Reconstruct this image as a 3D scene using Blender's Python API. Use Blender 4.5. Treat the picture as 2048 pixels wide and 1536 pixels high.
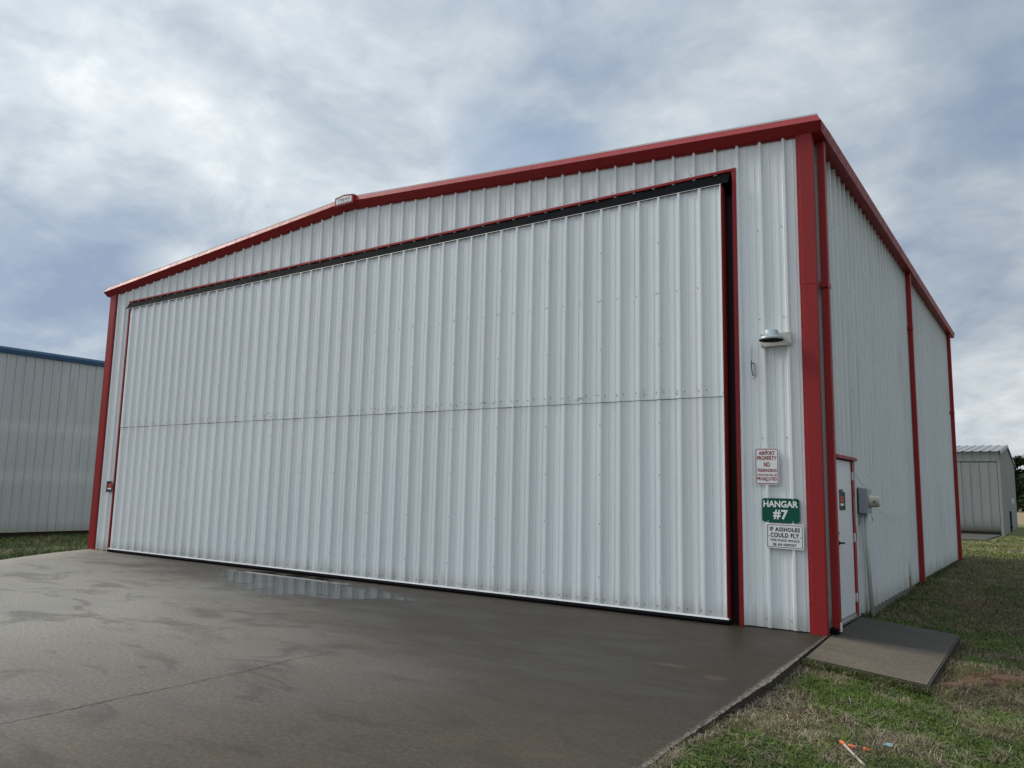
import bpy, bmesh, math, random
import numpy as np
from mathutils import Vector, Matrix
for o in list(bpy.data.objects): bpy.data.objects.remove(o)
S = bpy.context.scene
C = S.collection
random.seed(7); RNG = np.random.default_rng(7)
R = math.radians

# ------------------------------------------------------------------ camera
cam = bpy.data.cameras.new('camera'); camo = bpy.data.objects.new('camera', cam); C.objects.link(camo)
cam.sensor_width = 36; cam.lens = 27.407; cam.clip_start = 0.05; cam.clip_end = 6000
cr = Vector((0.82124, 0.57018, 0.02133)); cu = Vector((0.05958, -0.12286, 0.99063)); cf = Vector((-0.56746, 0.81228, 0.13487))
M = Matrix.Identity(4)
for i in range(3): M[i][0], M[i][1], M[i][2] = cr[i], cu[i], -cf[i]
M.translation = Vector((2.388, -9.999, 1.624)); camo.matrix_world = M
S.camera = camo
S.cycles.max_bounces = 4; S.cycles.diffuse_bounces = 2; S.cycles.glossy_bounces = 2; S.cycles.transparent_max_bounces = 6
S.render.resolution_x, S.render.resolution_y = 1024, 768
S.view_settings.view_transform = 'Standard'; S.view_settings.look = 'None'
S.view_settings.gamma = 1; S.view_settings.exposure = 0.27; S.view_settings.use_curve_mapping = False

# ------------------------------------------------------------------ sky and sun
SUN_AZ, SUN_EL = R(103), R(38)          # measured from +y towards -x
tosun = Vector((-math.sin(SUN_AZ)*math.cos(SUN_EL), math.cos(SUN_AZ)*math.cos(SUN_EL), math.sin(SUN_EL)))
W = bpy.data.worlds.new('World'); S.world = W; W.use_nodes = True
nt = W.node_tree; nt.nodes.clear()
def N(t, kind, **kw):
    n = t.nodes.new(kind)
    for k, v in kw.items(): setattr(n, k, v)
    return n
def math_(t, op, a, b=None, c=None, clamp=False):
    n = t.nodes.new('ShaderNodeMath'); n.operation = op; n.use_clamp = clamp
    for i, v in enumerate((a, b, c)):
        if v is None: continue
        if isinstance(v, (int, float)): n.inputs[i].default_value = v
        else: t.links.new(v, n.inputs[i])
    return n.outputs[0]
def vmath(t, op, a, b=None):
    n = t.nodes.new('ShaderNodeVectorMath'); n.operation = op
    for i, v in enumerate((a, b)):
        if v is None: continue
        if isinstance(v, (tuple, list, Vector)): n.inputs[i].default_value = tuple(v)
        else: t.links.new(v, n.inputs[i])
    return n
def noise(t, vec, scale, detail=4, rough=.55, dist=0.0):
    n = t.nodes.new('ShaderNodeTexNoise'); n.inputs['Scale'].default_value = scale
    n.inputs['Detail'].default_value = detail; n.inputs['Roughness'].default_value = rough; n.inputs['Distortion'].default_value = dist
    if vec is not None: t.links.new(vec, n.inputs['Vector'])
    return n.outputs['Fac']
def ramp(t, fac, stops, interp='LINEAR'):
    n = t.nodes.new('ShaderNodeValToRGB'); n.color_ramp.interpolation = interp
    e = n.color_ramp.elements
    while len(e) > 1: e.remove(e[0])
    for i, (p, c) in enumerate(stops):
        if i == 0: e[0].position = p; el = e[0]
        else: el = e.new(p)
        if isinstance(c, (int, float)): c = (c, c, c)
        el.color = (*c[:3], 1)
    t.links.new(fac, n.inputs[0]); return n.outputs[0]
def mapr(t, v, a, b, c=0., d=1., smooth=True):
    n = t.nodes.new('ShaderNodeMapRange'); n.clamp = True
    if smooth: n.interpolation_type = 'SMOOTHSTEP'
    t.links.new(v, n.inputs[0])
    for i, x in enumerate((a, b, c, d)): n.inputs[1+i].default_value = x
    return n.outputs[0]
def mixc(t, f, a, b, mode='MIX'):
    n = t.nodes.new('ShaderNodeMix'); n.data_type = 'RGBA'; n.blend_type = mode
    for s, v in ((n.inputs[0], f), (n.inputs[6], a), (n.inputs[7], b)):
        if isinstance(v, (int, float)): s.default_value = v
        elif isinstance(v, (tuple, list)): s.default_value = (*v[:3], 1)
        else: t.links.new(v, s)
    return n.outputs[2]

sky = N(nt, 'ShaderNodeTexSky', sky_type='NISHITA', sun_disc=False)
sky.sun_elevation = SUN_EL; sky.sun_rotation = -SUN_AZ; sky.air_density = 1.2; sky.dust_density = 2.0
bgs = N(nt, 'ShaderNodeBackground'); bgs.inputs[1].default_value = 0.10
nt.links.new(sky.outputs[0], bgs.inputs[0])
tc = N(nt, 'ShaderNodeTexCoord'); dirv = vmath(nt, 'NORMALIZE', tc.outputs['Generated']).outputs[0]
sep = N(nt, 'ShaderNodeSeparateXYZ'); nt.links.new(dirv, sep.inputs[0])
zc = math_(nt, 'MAXIMUM', sep.outputs[2], 0.0)
inv = math_(nt, 'DIVIDE', 1.0, math_(nt, 'ADD', zc, 0.32))
pl = N(nt, 'ShaderNodeCombineXYZ')
nt.links.new(math_(nt, 'MULTIPLY', sep.outputs[0], inv), pl.inputs[0]); nt.links.new(math_(nt, 'MULTIPLY', sep.outputs[1], inv), pl.inputs[1])
nt.links.new(math_(nt, 'MULTIPLY', zc, 1.2), pl.inputs[2])
nd = nt.nodes.new('ShaderNodeTexNoise'); nd.inputs['Scale'].default_value = 5.; nd.inputs['Detail'].default_value = 2.5
nt.links.new(dirv, nd.inputs['Vector'])
sc = vmath(nt, 'SCALE', vmath(nt, 'SUBTRACT', nd.outputs['Color'], (.5, .5, .5)).outputs[0]); sc.inputs[3].default_value = .16
P = vmath(nt, 'ADD', pl.outputs[0], sc.outputs[0]).outputs[0]
n1 = noise(nt, P, 1.5, 2, .5); n2 = noise(nt, vmath(nt, 'ADD', P, (3.1, 7.7, 0)).outputs[0], 3.6, 5, .55, .0)
n3 = noise(nt, vmath(nt, 'ADD', P, (1.1, -4.0, 2)).outputs[0], 10.0, 4, .6, .0)
def dvec(az, el):
    az, el = R(az), R(el)
    return (-math.sin(az)*math.cos(el), math.cos(az)*math.cos(el), math.sin(el))
dirw = vmath(nt, 'NORMALIZE', vmath(nt, 'ADD', dirv, sc.outputs[0]).outputs[0]).outputs[0]
def blob(az, el, rad):
    d = vmath(nt, 'DOT_PRODUCT', dirw, dvec(az, el)).outputs['Value']
    return mapr(nt, d, math.cos(R(rad)), 1.0)
t = math_(nt, 'MULTIPLY_ADD', math_(nt, 'SUBTRACT', n1, .5), .40, .52)
t = math_(nt, 'MULTIPLY_ADD', math_(nt, 'SUBTRACT', n2, .5), .92, t)
t = math_(nt, 'MULTIPLY_ADD', math_(nt, 'SUBTRACT', n3, .5), .46, t)
for az, el, rad, amp in [(66, 29, 18, .10), (61, 23, 7, .08), (50, 18, 12, .09), (67, 11, 12, -.30), (60.5, 14.5, 3.0, .40), (66.5, 19, 3.0, .14),
                         (20, 33, 15, -.13), (0, 27, 9, -.20), (8, 15, 8, -.10), (2, 5, 6, .22), (24, 21, 12, .06), (66, 4.5, 6, .20), (47, 29, 8, -.06)]:
    t = math_(nt, 'MULTIPLY_ADD', blob(az, el, rad), amp, t)
cloud = ramp(nt, t, [(.05, (.245, .305, .42)), (.28, (.31, .375, .47)), (.5, (.425, .485, .545)), (.72, (.585, .635, .675)), (.95, (.81, .83, .845))], 'LINEAR')
# soft brightening of the cloud deck round the hidden sun
dsun = vmath(nt, 'DOT_PRODUCT', dirv, tuple(tosun)).outputs['Value']
glow = math_(nt, 'MULTIPLY', math_(nt, 'POWER', math_(nt, 'MAXIMUM', dsun, 0.0), 30.0), 1.6)
cl2 = vmath(nt, 'SCALE', cloud); nt.links.new(math_(nt, 'ADD', glow, math_(nt, 'MULTIPLY_ADD', dsun, .26, math_(nt, 'ADD', mapr(nt, zc, .52, 1.0, 0, .9), .88))), cl2.inputs[3])
bgc = N(nt, 'ShaderNodeBackground'); nt.links.new(cl2.outputs[0], bgc.inputs[0]); bgc.inputs[1].default_value = 1.0
hole = math_(nt, 'MULTIPLY', mapr(nt, n2, .42, .62), blob(33, 25, 8.5), clamp=True)
hole = math_(nt, 'MULTIPLY', math_(nt, 'ADD', hole, math_(nt, 'MULTIPLY', blob(0, 27, 8), .4)), .75, clamp=True)
mx = N(nt, 'ShaderNodeMixShader'); nt.links.new(hole, mx.inputs[0]); nt.links.new(bgc.outputs[0], mx.inputs[1]); nt.links.new(bgs.outputs[0], mx.inputs[2])
wo = N(nt, 'ShaderNodeOutputWorld'); nt.links.new(mx.outputs[0], wo.inputs[0])

sl = bpy.data.lights.new('sun', 'SUN'); sl.energy = 1.8; sl.angle = R(17); sl.color = (1, .93, .82)
so = bpy.data.objects.new('sun', sl); C.objects.link(so); so.rotation_euler = tosun.to_track_quat('Z', 'Y').to_euler()

# ------------------------------------------------------------------ materials
def mat(name, build=None, color=(.5, .5, .5), rough=.5, metal=0., spec=.5):
    m = bpy.data.materials.new(name); m.use_nodes = True
    t = m.node_tree; b = t.nodes['Principled BSDF']
    b.inputs['Base Color'].default_value = (*color, 1); b.inputs['Roughness'].default_value = rough
    b.inputs['Metallic'].default_value = metal; b.inputs['Specular IOR Level'].default_value = spec
    if build: build(t, b)
    return m
def pos(t):
    return t.nodes.new('ShaderNodeNewGeometry').outputs['Position']
def xyz(t, v):
    s = t.nodes.new('ShaderNodeSeparateXYZ'); t.links.new(v, s.inputs[0]); return s.outputs
def scaled(t, v, s):
    return vmath(t, 'MULTIPLY', v, s).outputs[0]
def bump(t, b, h, strength, dist=.01):
    n = t.nodes.new('ShaderNodeBump'); n.inputs['Strength'].default_value = strength; n.inputs['Distance'].default_value = dist
    t.links.new(h, n.inputs['Height']); t.links.new(n.outputs[0], b.inputs['Normal'])
def orand(t): return t.nodes.new('ShaderNodeObjectInfo').outputs['Random']

def sheet_metal(base, dirt, streak_amt=.35, bottom=True, rust=False, zbase=0.0, girts=None, specks=None):
    def f(t, b):
        p = pos(t); X = xyz(t, p)
        st = noise(t, scaled(t, p, (14, 14, .55)), 1.0, 3, .6)
        big = noise(t, scaled(t, p, (.9, .9, .5)), 1.0, 2, .6)
        fine = noise(t, scaled(t, p, (60, 60, 8)), 1.0, 2, .6)
        a = mapr(t, st, .48, .78, 0, 1)
        a = math_(t, 'MULTIPLY', a, mapr(t, big, .35, .7, .15, 1))
        a = math_(t, 'MULTIPLY', a, streak_amt)
        col = mixc(t, a, base, dirt)
        v = math_(t, 'MULTIPLY_ADD', orand(t), .07, .965)
        col = mixc(t, 1.0, col, v, 'MULTIPLY')
        col = mixc(t, math_(t, 'MULTIPLY', mapr(t, fine, .35, .75), .06), col, (.25, .27, .26))
        if girts:
            for z in girts:
                d = math_(t, 'ABSOLUTE', math_(t, 'SUBTRACT', math_(t, 'MULTIPLY_ADD', st, .5, X[2]), z + .25))
                col = mixc(t, math_(t, 'MULTIPLY', mapr(t, d, .35, 0), .35), col, tuple(min(1, c*1.3) for c in base))
        if specks:
            sd_ = math_(t, 'ABSOLUTE', math_(t, 'SUBTRACT', X[2], specks))
            sm_ = math_(t, 'MULTIPLY', mapr(t, noise(t, scaled(t, p, (9, 9, 14)), 1.0, 3, .7), .58, .68), mapr(t, sd_, .09, .03))
            col = mixc(t, math_(t, 'MULTIPLY', sm_, .5), col, (.10, .095, .085))
            drip = math_(t, 'MULTIPLY', mapr(t, noise(t, scaled(t, p, (22, 22, .8)), 1.0, 2), .60, .72), mapr(t, X[2], specks - .9, specks - .1))
            drip = math_(t, 'MULTIPLY', drip, mapr(t, X[2], specks + .02, specks - .03))
            col = mixc(t, math_(t, 'MULTIPLY', drip, .16), col, (.30, .29, .25))
        if bottom:
            h = math_(t, 'SUBTRACT', X[2], math_(t, 'MULTIPLY', st, .55))
            col = mixc(t, math_(t, 'MULTIPLY', mapr(t, h, zbase + .05, zbase - .32), .55), col, (.30, .28, .21))
        if rust:
            dy = math_(t, 'ABSOLUTE', math_(t, 'SUBTRACT', X[1], math_(t, 'MULTIPLY_ADD', st, .1, 6.27)))
            rr = math_(t, 'MULTIPLY', mapr(t, dy, .13, .02), mapr(t, math_(t, 'ADD', X[2], math_(t, 'MULTIPLY', st, .5)), 1.25, .35))
            col = mixc(t, math_(t, 'MULTIPLY', rr, .75), col, (.33, .25, .11))
            r2 = math_(t, 'MULTIPLY', mapr(t, math_(t, 'ABSOLUTE', math_(t, 'SUBTRACT', X[1], math_(t, 'MULTIPLY_ADD', fine, .12, 6.36))), .05, .0), mapr(t, math_(t, 'ADD', X[2], math_(t, 'MULTIPLY', st, .9)), .95, .45))
            col = mixc(t, math_(t, 'MULTIPLY', r2, .9), col, (.10, .035, .008))
        t.links.new(col, b.inputs['Base Color'])
        t.links.new(mapr(t, st, .3, .8, .38, .55), b.inputs['Roughness'])
        bump(t, b, noise(t, scaled(t, p, (2.2, 2.2, .9)), 1., 1), .28, .03)
    return f
M_white = mat('white_sheet', sheet_metal((.79, .82, .825), (.45, .46, .45), .24))
M_side = mat('white_sheet_shade_tinted', sheet_metal((.68, .71, .705), (.34, .36, .355), .5, rust=True))  # same white sheet, with the side wall's shade put into its colour
M_doorwhite = mat('white_door_sheet', sheet_metal((.80, .83, .84), (.46, .47, .46), .26, zbase=.0, specks=2.985))
M_blue_sheet = mat('weathered_sheet', sheet_metal((.45, .475, .475), (.24, .26, .27), .85, zbase=-.1, girts=(1.75, 3.45)))
M_galv = mat('galvanised_sheet', sheet_metal((.29, .295, .29), (.16, .165, .165), .85))
M_galvroof = mat('galvanised_roof', sheet_metal((.27, .27, .27), (.15, .15, .15), .7, bottom=False))
def red(t, b):
    p = pos(t); s = noise(t, scaled(t, p, (9, 9, 1.0)), 1., 4, .6)
    col = mixc(t, mapr(t, s, .4, .8), (.305, .018, .020), (.25, .022, .024))
    t.links.new(mixc(t, math_(t, 'MULTIPLY', mapr(t, noise(t, p, 35, 3), .55, .8), .2), col, (.33, .06, .055)), b.inputs['Base Color'])
    t.links.new(mapr(t, s, .3, .7, .42, .55), b.inputs['Roughness'])
M_red = mat('red_trim_paint', red, spec=.28)
def bluep(t, b):
    s = noise(t, scaled(t, pos(t), (2, 2, 2)), 1., 4)
    t.links.new(mixc(t, s, (.025, .085, .17), (.04, .11, .20)), b.inputs['Base Color'])
M_bluetrim = mat('blue_trim_paint', bluep, rough=.4)
def rubber(t, b):
    s = noise(t, scaled(t, pos(t), (4, 9, 9)), 1., 4)
    t.links.new(mixc(t, s, (.004, .0045, .006), (.009, .010, .012)), b.inputs['Base Color']); bump(t, b, s, .5, .03)
M_rubber = mat('black_rubber', rubber, rough=.8, spec=.05)
M_dark = mat('dark_steel', lambda t, b: t.links.new(mixc(t, noise(t, scaled(t, pos(t), (5, 5, 1)), 1., 3), (.022, .006, .007), (.05, .012, .013)), b.inputs['Base Color']), rough=.5)  # red-oxide steel, shade behind the door put into its colour
M_inner = mat('interior_dark', color=(.03, .03, .03), rough=.9)
M_bright = mat('bright_white_metal', lambda t, b: t.links.new(mixc(t, noise(t, scaled(t, pos(t), (3, 3, 3)), 1., 4), (.70, .71, .71), (.82, .83, .83)), b.inputs['Base Color']), rough=.45)
M_doorpaint = mat('white_door_paint', lambda t, b: t.links.new(mixc(t, noise(t, scaled(t, pos(t), (6, 6, 2)), 1., 4), (.66, .69, .72), (.74, .76, .78)), b.inputs['Base Color']), rough=.4)
M_screw = mat('screw_zinc', color=(.16, .165, .17), rough=.4, metal=.6)
M_alu = mat('aluminium', lambda t, b: t.links.new(mixc(t, noise(t, pos(t), 20, 3), (.42, .43, .44), (.6, .6, .6)), b.inputs['Base Color']), rough=.4, metal=.8)
M_boxgrey = mat('grey_enamel', lambda t, b: t.links.new(mixc(t, noise(t, scaled(t, pos(t), (9, 9, 5)), 1., 4), (.27, .305, .33), (.34, .37, .39)), b.inputs['Base Color']), rough=.45)
M_lampgrey = mat('lamp_grey', lambda t, b: t.links.new(mixc(t, noise(t, pos(t), 12, 4), (.34, .40, .43), (.42, .47, .49)), b.inputs['Base Color']), rough=.35, metal=.3)
M_lampdark = mat('black_parts_and_hollow_shade', color=(.008, .008, .008), rough=.8, spec=.08)
M_cream = mat('cream_plastic', lambda t, b: t.links.new(mixc(t, noise(t, pos(t), 30, 3), (.44, .42, .34), (.52, .50, .42)), b.inputs['Base Color']), rough=.35)
M_pvc = mat('pale_conduit', lambda t, b: t.links.new(mixc(t, noise(t, scaled(t, pos(t), (20, 20, 2)), 1., 4), (.60, .61, .58), (.44, .45, .42)), b.inputs['Base Color']), rough=.5)
def board(t, b):
    p = pos(t); s = noise(t, scaled(t, p, (4, 30, 40)), 1., 4)
    t.links.new(mixc(t, s, (.62, .61, .57), (.42, .41, .37)), b.inputs['Base Color']); bump(t, b, s, .2, .01)
M_board = mat('weathered_white_board', board, rough=.7)
M_signwhite = mat('sign_white', lambda t, b: t.links.new(mixc(t, noise(t, pos(t), 9, 4), (.84, .84, .83), (.78, .785, .78)), b.inputs['Base Color']), rough=.4)
M_signred = mat('sign_red_ink', color=(.30, .010, .025), rough=.5, spec=.2)
M_signgreen = mat('sign_green', lambda t, b: t.links.new(mixc(t, noise(t, pos(t), 8, 4), (.002, .075, .048), (.004, .10, .062)), b.inputs['Base Color']), rough=.5, spec=.2)
M_signblack = mat('sign_black_ink', color=(.008, .008, .008), rough=.6, spec=.2)
M_card = mat('gap_shadow_black', color=(.012, .013, .016), rough=.5)
M_orange = mat('orange_ink', lambda t, b: t.links.new(mixc(t, mapr(t, noise(t, scaled(t, pos(t), (60, 60, 40)), 1., 3), .4, .6), (.62, .07, .03), (.28, .02, .015)), b.inputs['Base Color']), rough=.5)
M_paper = mat('white_paper', lambda t, b: t.links.new(mixc(t, mapr(t, noise(t, scaled(t, pos(t), (30, 30, 90)), 1., 2), .5, .7), (.78, .80, .86), (.55, .57, .62)), b.inputs['Base Color']), rough=.7)
M_cable = mat('grey_cable', color=(.45, .46, .46), rough=.6)

def concrete(dark, light, wet, rough0, puddley=False, edge=False):
    def f(t, b):
        p = pos(t); X = xyz(t, p)
        big = noise(t, scaled(t, p, (.20, .42, 1)), 1., 3, .6, .4)
        mid = noise(t, scaled(t, p, (.9, 2.0, 1)), 1., 4, .65, .3)
        spk = noise(t, p, 27, 4, .82); spk2 = noise(t, p, 70, 2, .7)
        a = math_(t, 'ADD', math_(t, 'MULTIPLY', mapr(t, big, .3, .7), .55), math_(t, 'MULTIPLY', mapr(t, mid, .3, .72), .45))
        col = mixc(t, a, dark, light)
        col = mixc(t, math_(t, 'MULTIPLY', mapr(t, spk, .43, .68), .34), col, tuple(c*2.1 for c in light))
        col = mixc(t, math_(t, 'MULTIPLY', mapr(t, spk2, .50, .70), .45), col, tuple(c*.30 for c in dark))
        rust = mapr(t, noise(t, scaled(t, p, (.7, .9, 1)), 1.3, 3, .6), .60, .74)
        col = mixc(t, math_(t, 'MULTIPLY', rust, .30), col, (.15, .088, .045))
        ro = mapr(t, math_(t, 'MULTIPLY_ADD', mid, .5, math_(t, 'MULTIPLY', big, .5)), .35, .65, rough0 - .14, rough0 + .12)
        if puddley:
            # rain-wet band that lies along the door, widest to the right
            w = math_(t, 'ADD', X[1], math_(t, 'MULTIPLY', math_(t, 'SUBTRACT', mid, .5), 1.1))
            w = math_(t, 'ADD', w, math_(t, 'MULTIPLY', math_(t, 'SUBTRACT', big, .5), 2.4))
            w = math_(t, 'ADD', w, math_(t, 'MULTIPLY_ADD', X[0], .30, 4.5))
            wm = mapr(t, w, -2.4, .9)
            col = mixc(t, math_(t, 'MULTIPLY', wm, .72), col, mixc(t, mapr(t, spk, .4, .68), wet, tuple(c*3.0 for c in wet)))
            # sky sheen painted as paler colour, away from the door towards the left
            sheen_m = math_(t, 'MULTIPLY', mapr(t, math_(t, 'ADD', X[0], math_(t, 'MULTIPLY', math_(t, 'SUBTRACT', big, .5), 3.5)), -1.0, -8.0), math_(t, 'SUBTRACT', 1.0, wm))
            col = mixc(t, math_(t, 'MULTIPLY', sheen_m, .72), col, mixc(t, mapr(t, spk, .28, .72), (.185, .168, .142), (.43, .40, .35)))
            bl = noise(t, scaled(t, p, (.55, 1.1, 1)), 1.6, 5, .62, .8)
            col = mixc(t, math_(t, 'MULTIPLY', mapr(t, bl, .50, .64), .45), col, tuple(c*.9 for c in dark))
            oil = mapr(t, noise(t, scaled(t, p, (1.5, 1.9, 1)), 1.0, 3, .5), .69, .76)
            col = mixc(t, math_(t, 'MULTIPLY', oil, .55), col, (.018, .015, .012))
            # tan dry patches
            for (px, py, rx, ry) in ((-.24, -2.97, .16, .13), (-6.07, -2.8, .5, .14), (-.75, -2.75, .25, .08)):
                dx = math_(t, 'DIVIDE', math_(t, 'SUBTRACT', X[0], px), rx); dy = math_(t, 'DIVIDE', math_(t, 'SUBTRACT', X[1], py), ry)
                rr = math_(t, 'ADD', math_(t, 'SQRT', math_(t, 'ADD', math_(t, 'MULTIPLY', dx, dx), math_(t, 'MULTIPLY', dy, dy))), math_(t, 'MULTIPLY', math_(t, 'SUBTRACT', mid, .5), 1.6))
                col = mixc(t, math_(t, 'MULTIPLY', mapr(t, rr, 1.1, .3), .28), col, (.17, .115, .06))
            # bleached crumbling right edge and sandy left edge
            ex = math_(t, 'SUBTRACT', X[0], math_(t, 'MULTIPLY_ADD', X[1], -.036, .085))
            ee = math_(t, 'ADD', ex, math_(t, 'MULTIPLY', math_(t, 'SUBTRACT', spk, .5), .16))
            em = math_(t, 'MULTIPLY', mapr(t, ee, -.075, -.01), mapr(t, spk, .42, .6, .1, 1))
            col = mixc(t, math_(t, 'MULTIPLY', em, .7), col, (.33, .30, .25))
            lx = math_(t, 'ADD', X[0], math_(t, 'MULTIPLY_ADD', X[1], .60, 16.95))
            lm = mapr(t, math_(t, 'ADD', lx, math_(t, 'MULTIPLY', math_(t, 'SUBTRACT', mid, .5), 1.5)), 1.3, .1)
            col = mixc(t, math_(t, 'MULTIPLY', lm, .75), col, (.33, .29, .23))
        if edge:  # building's cast shadow on the slab, painted into its colour
            shadow_y = math_(t, 'ADD', X[1], math_(t, 'MULTIPLY', math_(t, 'SUBTRACT', mid, .5), .5))
            shadow_y = math_(t, 'SUBTRACT', shadow_y, math_(t, 'MULTIPLY', X[0], .35))
            col = mixc(t, math_(t, 'MULTIPLY', mapr(t, shadow_y, -.08, .12), .72), col, (.022, .020, .018))
        t.links.new(col, b.inputs['Base Color']); t.links.new(ro, b.inputs['Roughness'])
        bump(t, b, spk, .16, .004)
    return f
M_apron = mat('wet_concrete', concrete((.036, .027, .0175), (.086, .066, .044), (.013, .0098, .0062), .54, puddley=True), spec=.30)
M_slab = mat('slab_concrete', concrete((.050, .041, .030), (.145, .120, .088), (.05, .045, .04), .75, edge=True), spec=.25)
M_found = mat('foundation_concrete', concrete((.08, .08, .062), (.16, .155, .125), (.05, .05, .04), .8))
M_farslab = mat('far_concrete', concrete((.03, .029, .024), (.095, .088, .074), (.05, .05, .04), .9))
M_side_dirt_shade = mat('soil_shade_edge', lambda t, b: (t.links.new(mixc(t, noise(t, pos(t), 14, 4, .7), (.022, .018, .013), (.11, .095, .075)), b.inputs['Base Color']), bump(t, b, noise(t, pos(t), 25, 4, .7), 1., .03)), rough=.95, spec=.1)  # soil stain, with shade also mixed into the dark colour
M_crack = mat('crack_dark', color=(.018, .016, .014), rough=.9)
def grnd(t, b):
    p = pos(t); X = xyz(t, p)
    a = noise(t, p, 1.1, 5, .6, .3); f = noise(t, p, 28, 5, .7, .4); g = noise(t, p, .35, 4, .6)
    near = mixc(t, mapr(t, f, .35, .68), (.035, .024, .015), (.12, .085, .055))
    near = mixc(t, math_(t, 'MULTIPLY', mapr(t, a, .46, .62), .55), near, (.075, .095, .026))
    clay = mixc(t, mapr(t, f, .3, .7), (.065, .036, .02), (.14, .080, .046))
    cm = mapr(t, vmath(t, 'DISTANCE', p, (1.62, -.45, -.2)).outputs['Value'], 1.0, .5)
    near = mixc(t, math_(t, 'MULTIPLY', cm, mapr(t, noise(t, p, 2.6, 3), .45, .6)), near, clay)
    far = mixc(t, mapr(t, math_(t, 'MULTIPLY_ADD', g, .5, math_(t, 'MULTIPLY', a, .5)), .4, .62), (.17, .155, .075), (.085, .12, .028))
    far = mixc(t, math_(t, 'MULTIPLY', mapr(t, f, .4, .7), .45), far, (.21, .17, .10))
    field = mixc(t, noise(t, scaled(t, p, (.05, .02, 1)), 1., 4), (.34, .25, .15), (.25, .20, .12))
    near = mixc(t, mapr(t, X[1], 10, 20), near, far)
    t.links.new(mixc(t, mapr(t, X[1], 55, 66), near, field), b.inputs['Base Color'])
    bump(t, b, math_(t, 'ADD', f, a), .7, .03)
M_ground = mat('turf_soil', grnd, rough=.95, spec=.15)
def blade(t, b):
    a = t.nodes.new('ShaderNodeAttribute'); a.attribute_name = 'col'
    t.links.new(a.outputs['Color'], b.inputs['Base Color'])
    b.inputs['Subsurface Weight'].default_value = 0.0
M_blade = mat('blade', blade, rough=.65, spec=.25)
M_bark = mat('bark', lambda t, b: t.links.new(mixc(t, noise(t, scaled(t, pos(t), (4, 4, 1)), 1., 4), (.05, .038, .028), (.11, .09, .07)), b.inputs['Base Color']), rough=.9)
M_leaf = mat('leaves', lambda t, b: t.links.new(mixc(t, noise(t, pos(t), .9, 3), (.020, .034, .012), (.055, .075, .028)), b.inputs['Base Color']), rough=.7, spec=.2)
def water(t, b):
    out = t.nodes['Material Output']
    tr = t.nodes.new('ShaderNodeBsdfTransparent'); gl = t.nodes.new('ShaderNodeBsdfGlossy'); gl.inputs['Roughness'].default_value = .035
    fr = t.nodes.new('ShaderNodeFresnel'); fr.inputs['IOR'].default_value = 1.34
    a = t.nodes.new('ShaderNodeAttribute'); a.attribute_name = 'depth'
    p = pos(t)
    d = math_(t, 'ADD', a.outputs['Fac'], math_(t, 'MULTIPLY', math_(t, 'SUBTRACT', noise(t, p, 2.1, 5, .7), .5), 1.5))
    f = math_(t, 'MULTIPLY', fr.outputs[0], mapr(t, d, .20, .50), clamp=True)
    bp = t.nodes.new('ShaderNodeBump'); bp.inputs['Strength'].default_value = .05; bp.inputs['Distance'].default_value = .01
    t.links.new(noise(t, p, 3., 2), bp.inputs['Height']); t.links.new(bp.outputs[0], gl.inputs['Normal'])
    m = t.nodes.new('ShaderNodeMixShader'); t.links.new(f, m.inputs[0]); t.links.new(tr.outputs[0], m.inputs[1]); t.links.new(gl.outputs[0], m.inputs[2])
    t.links.new(m.outputs[0], out.inputs['Surface'])
M_water = mat('water_film', water)

# ------------------------------------------------------------------ mesh helpers
def obj(name, me, m=None, parent=None, loc=None, kind=None):
    o = bpy.data.objects.new(name, me); C.objects.link(o)
    if m and not me.materials: me.materials.append(m)
    if parent: o.parent = parent
    if loc: o.location = loc
    if kind: o['kind'] = kind
    return o
def mesh(verts, faces, smooth=False):
    me = bpy.data.meshes.new('m'); me.from_pydata([tuple(v) for v in verts], [], faces); me.update()
    if smooth: me.polygons.foreach_set('use_smooth', [True]*len(me.polygons))
    return me
def thing(name, label, cat, loc=(0, 0, 0), group=None):
    o = bpy.data.objects.new(name, None); C.objects.link(o); o.location = loc; o.empty_display_size = .2
    o['label'] = label; o['category'] = cat
    if group: o['group'] = group
    return o
def tag(o, label, cat=None, group=None, kind=None):
    o['label'] = label
    if cat: o['category'] = cat
    if group: o['group'] = group
    if kind: o['kind'] = kind
    return o
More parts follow.
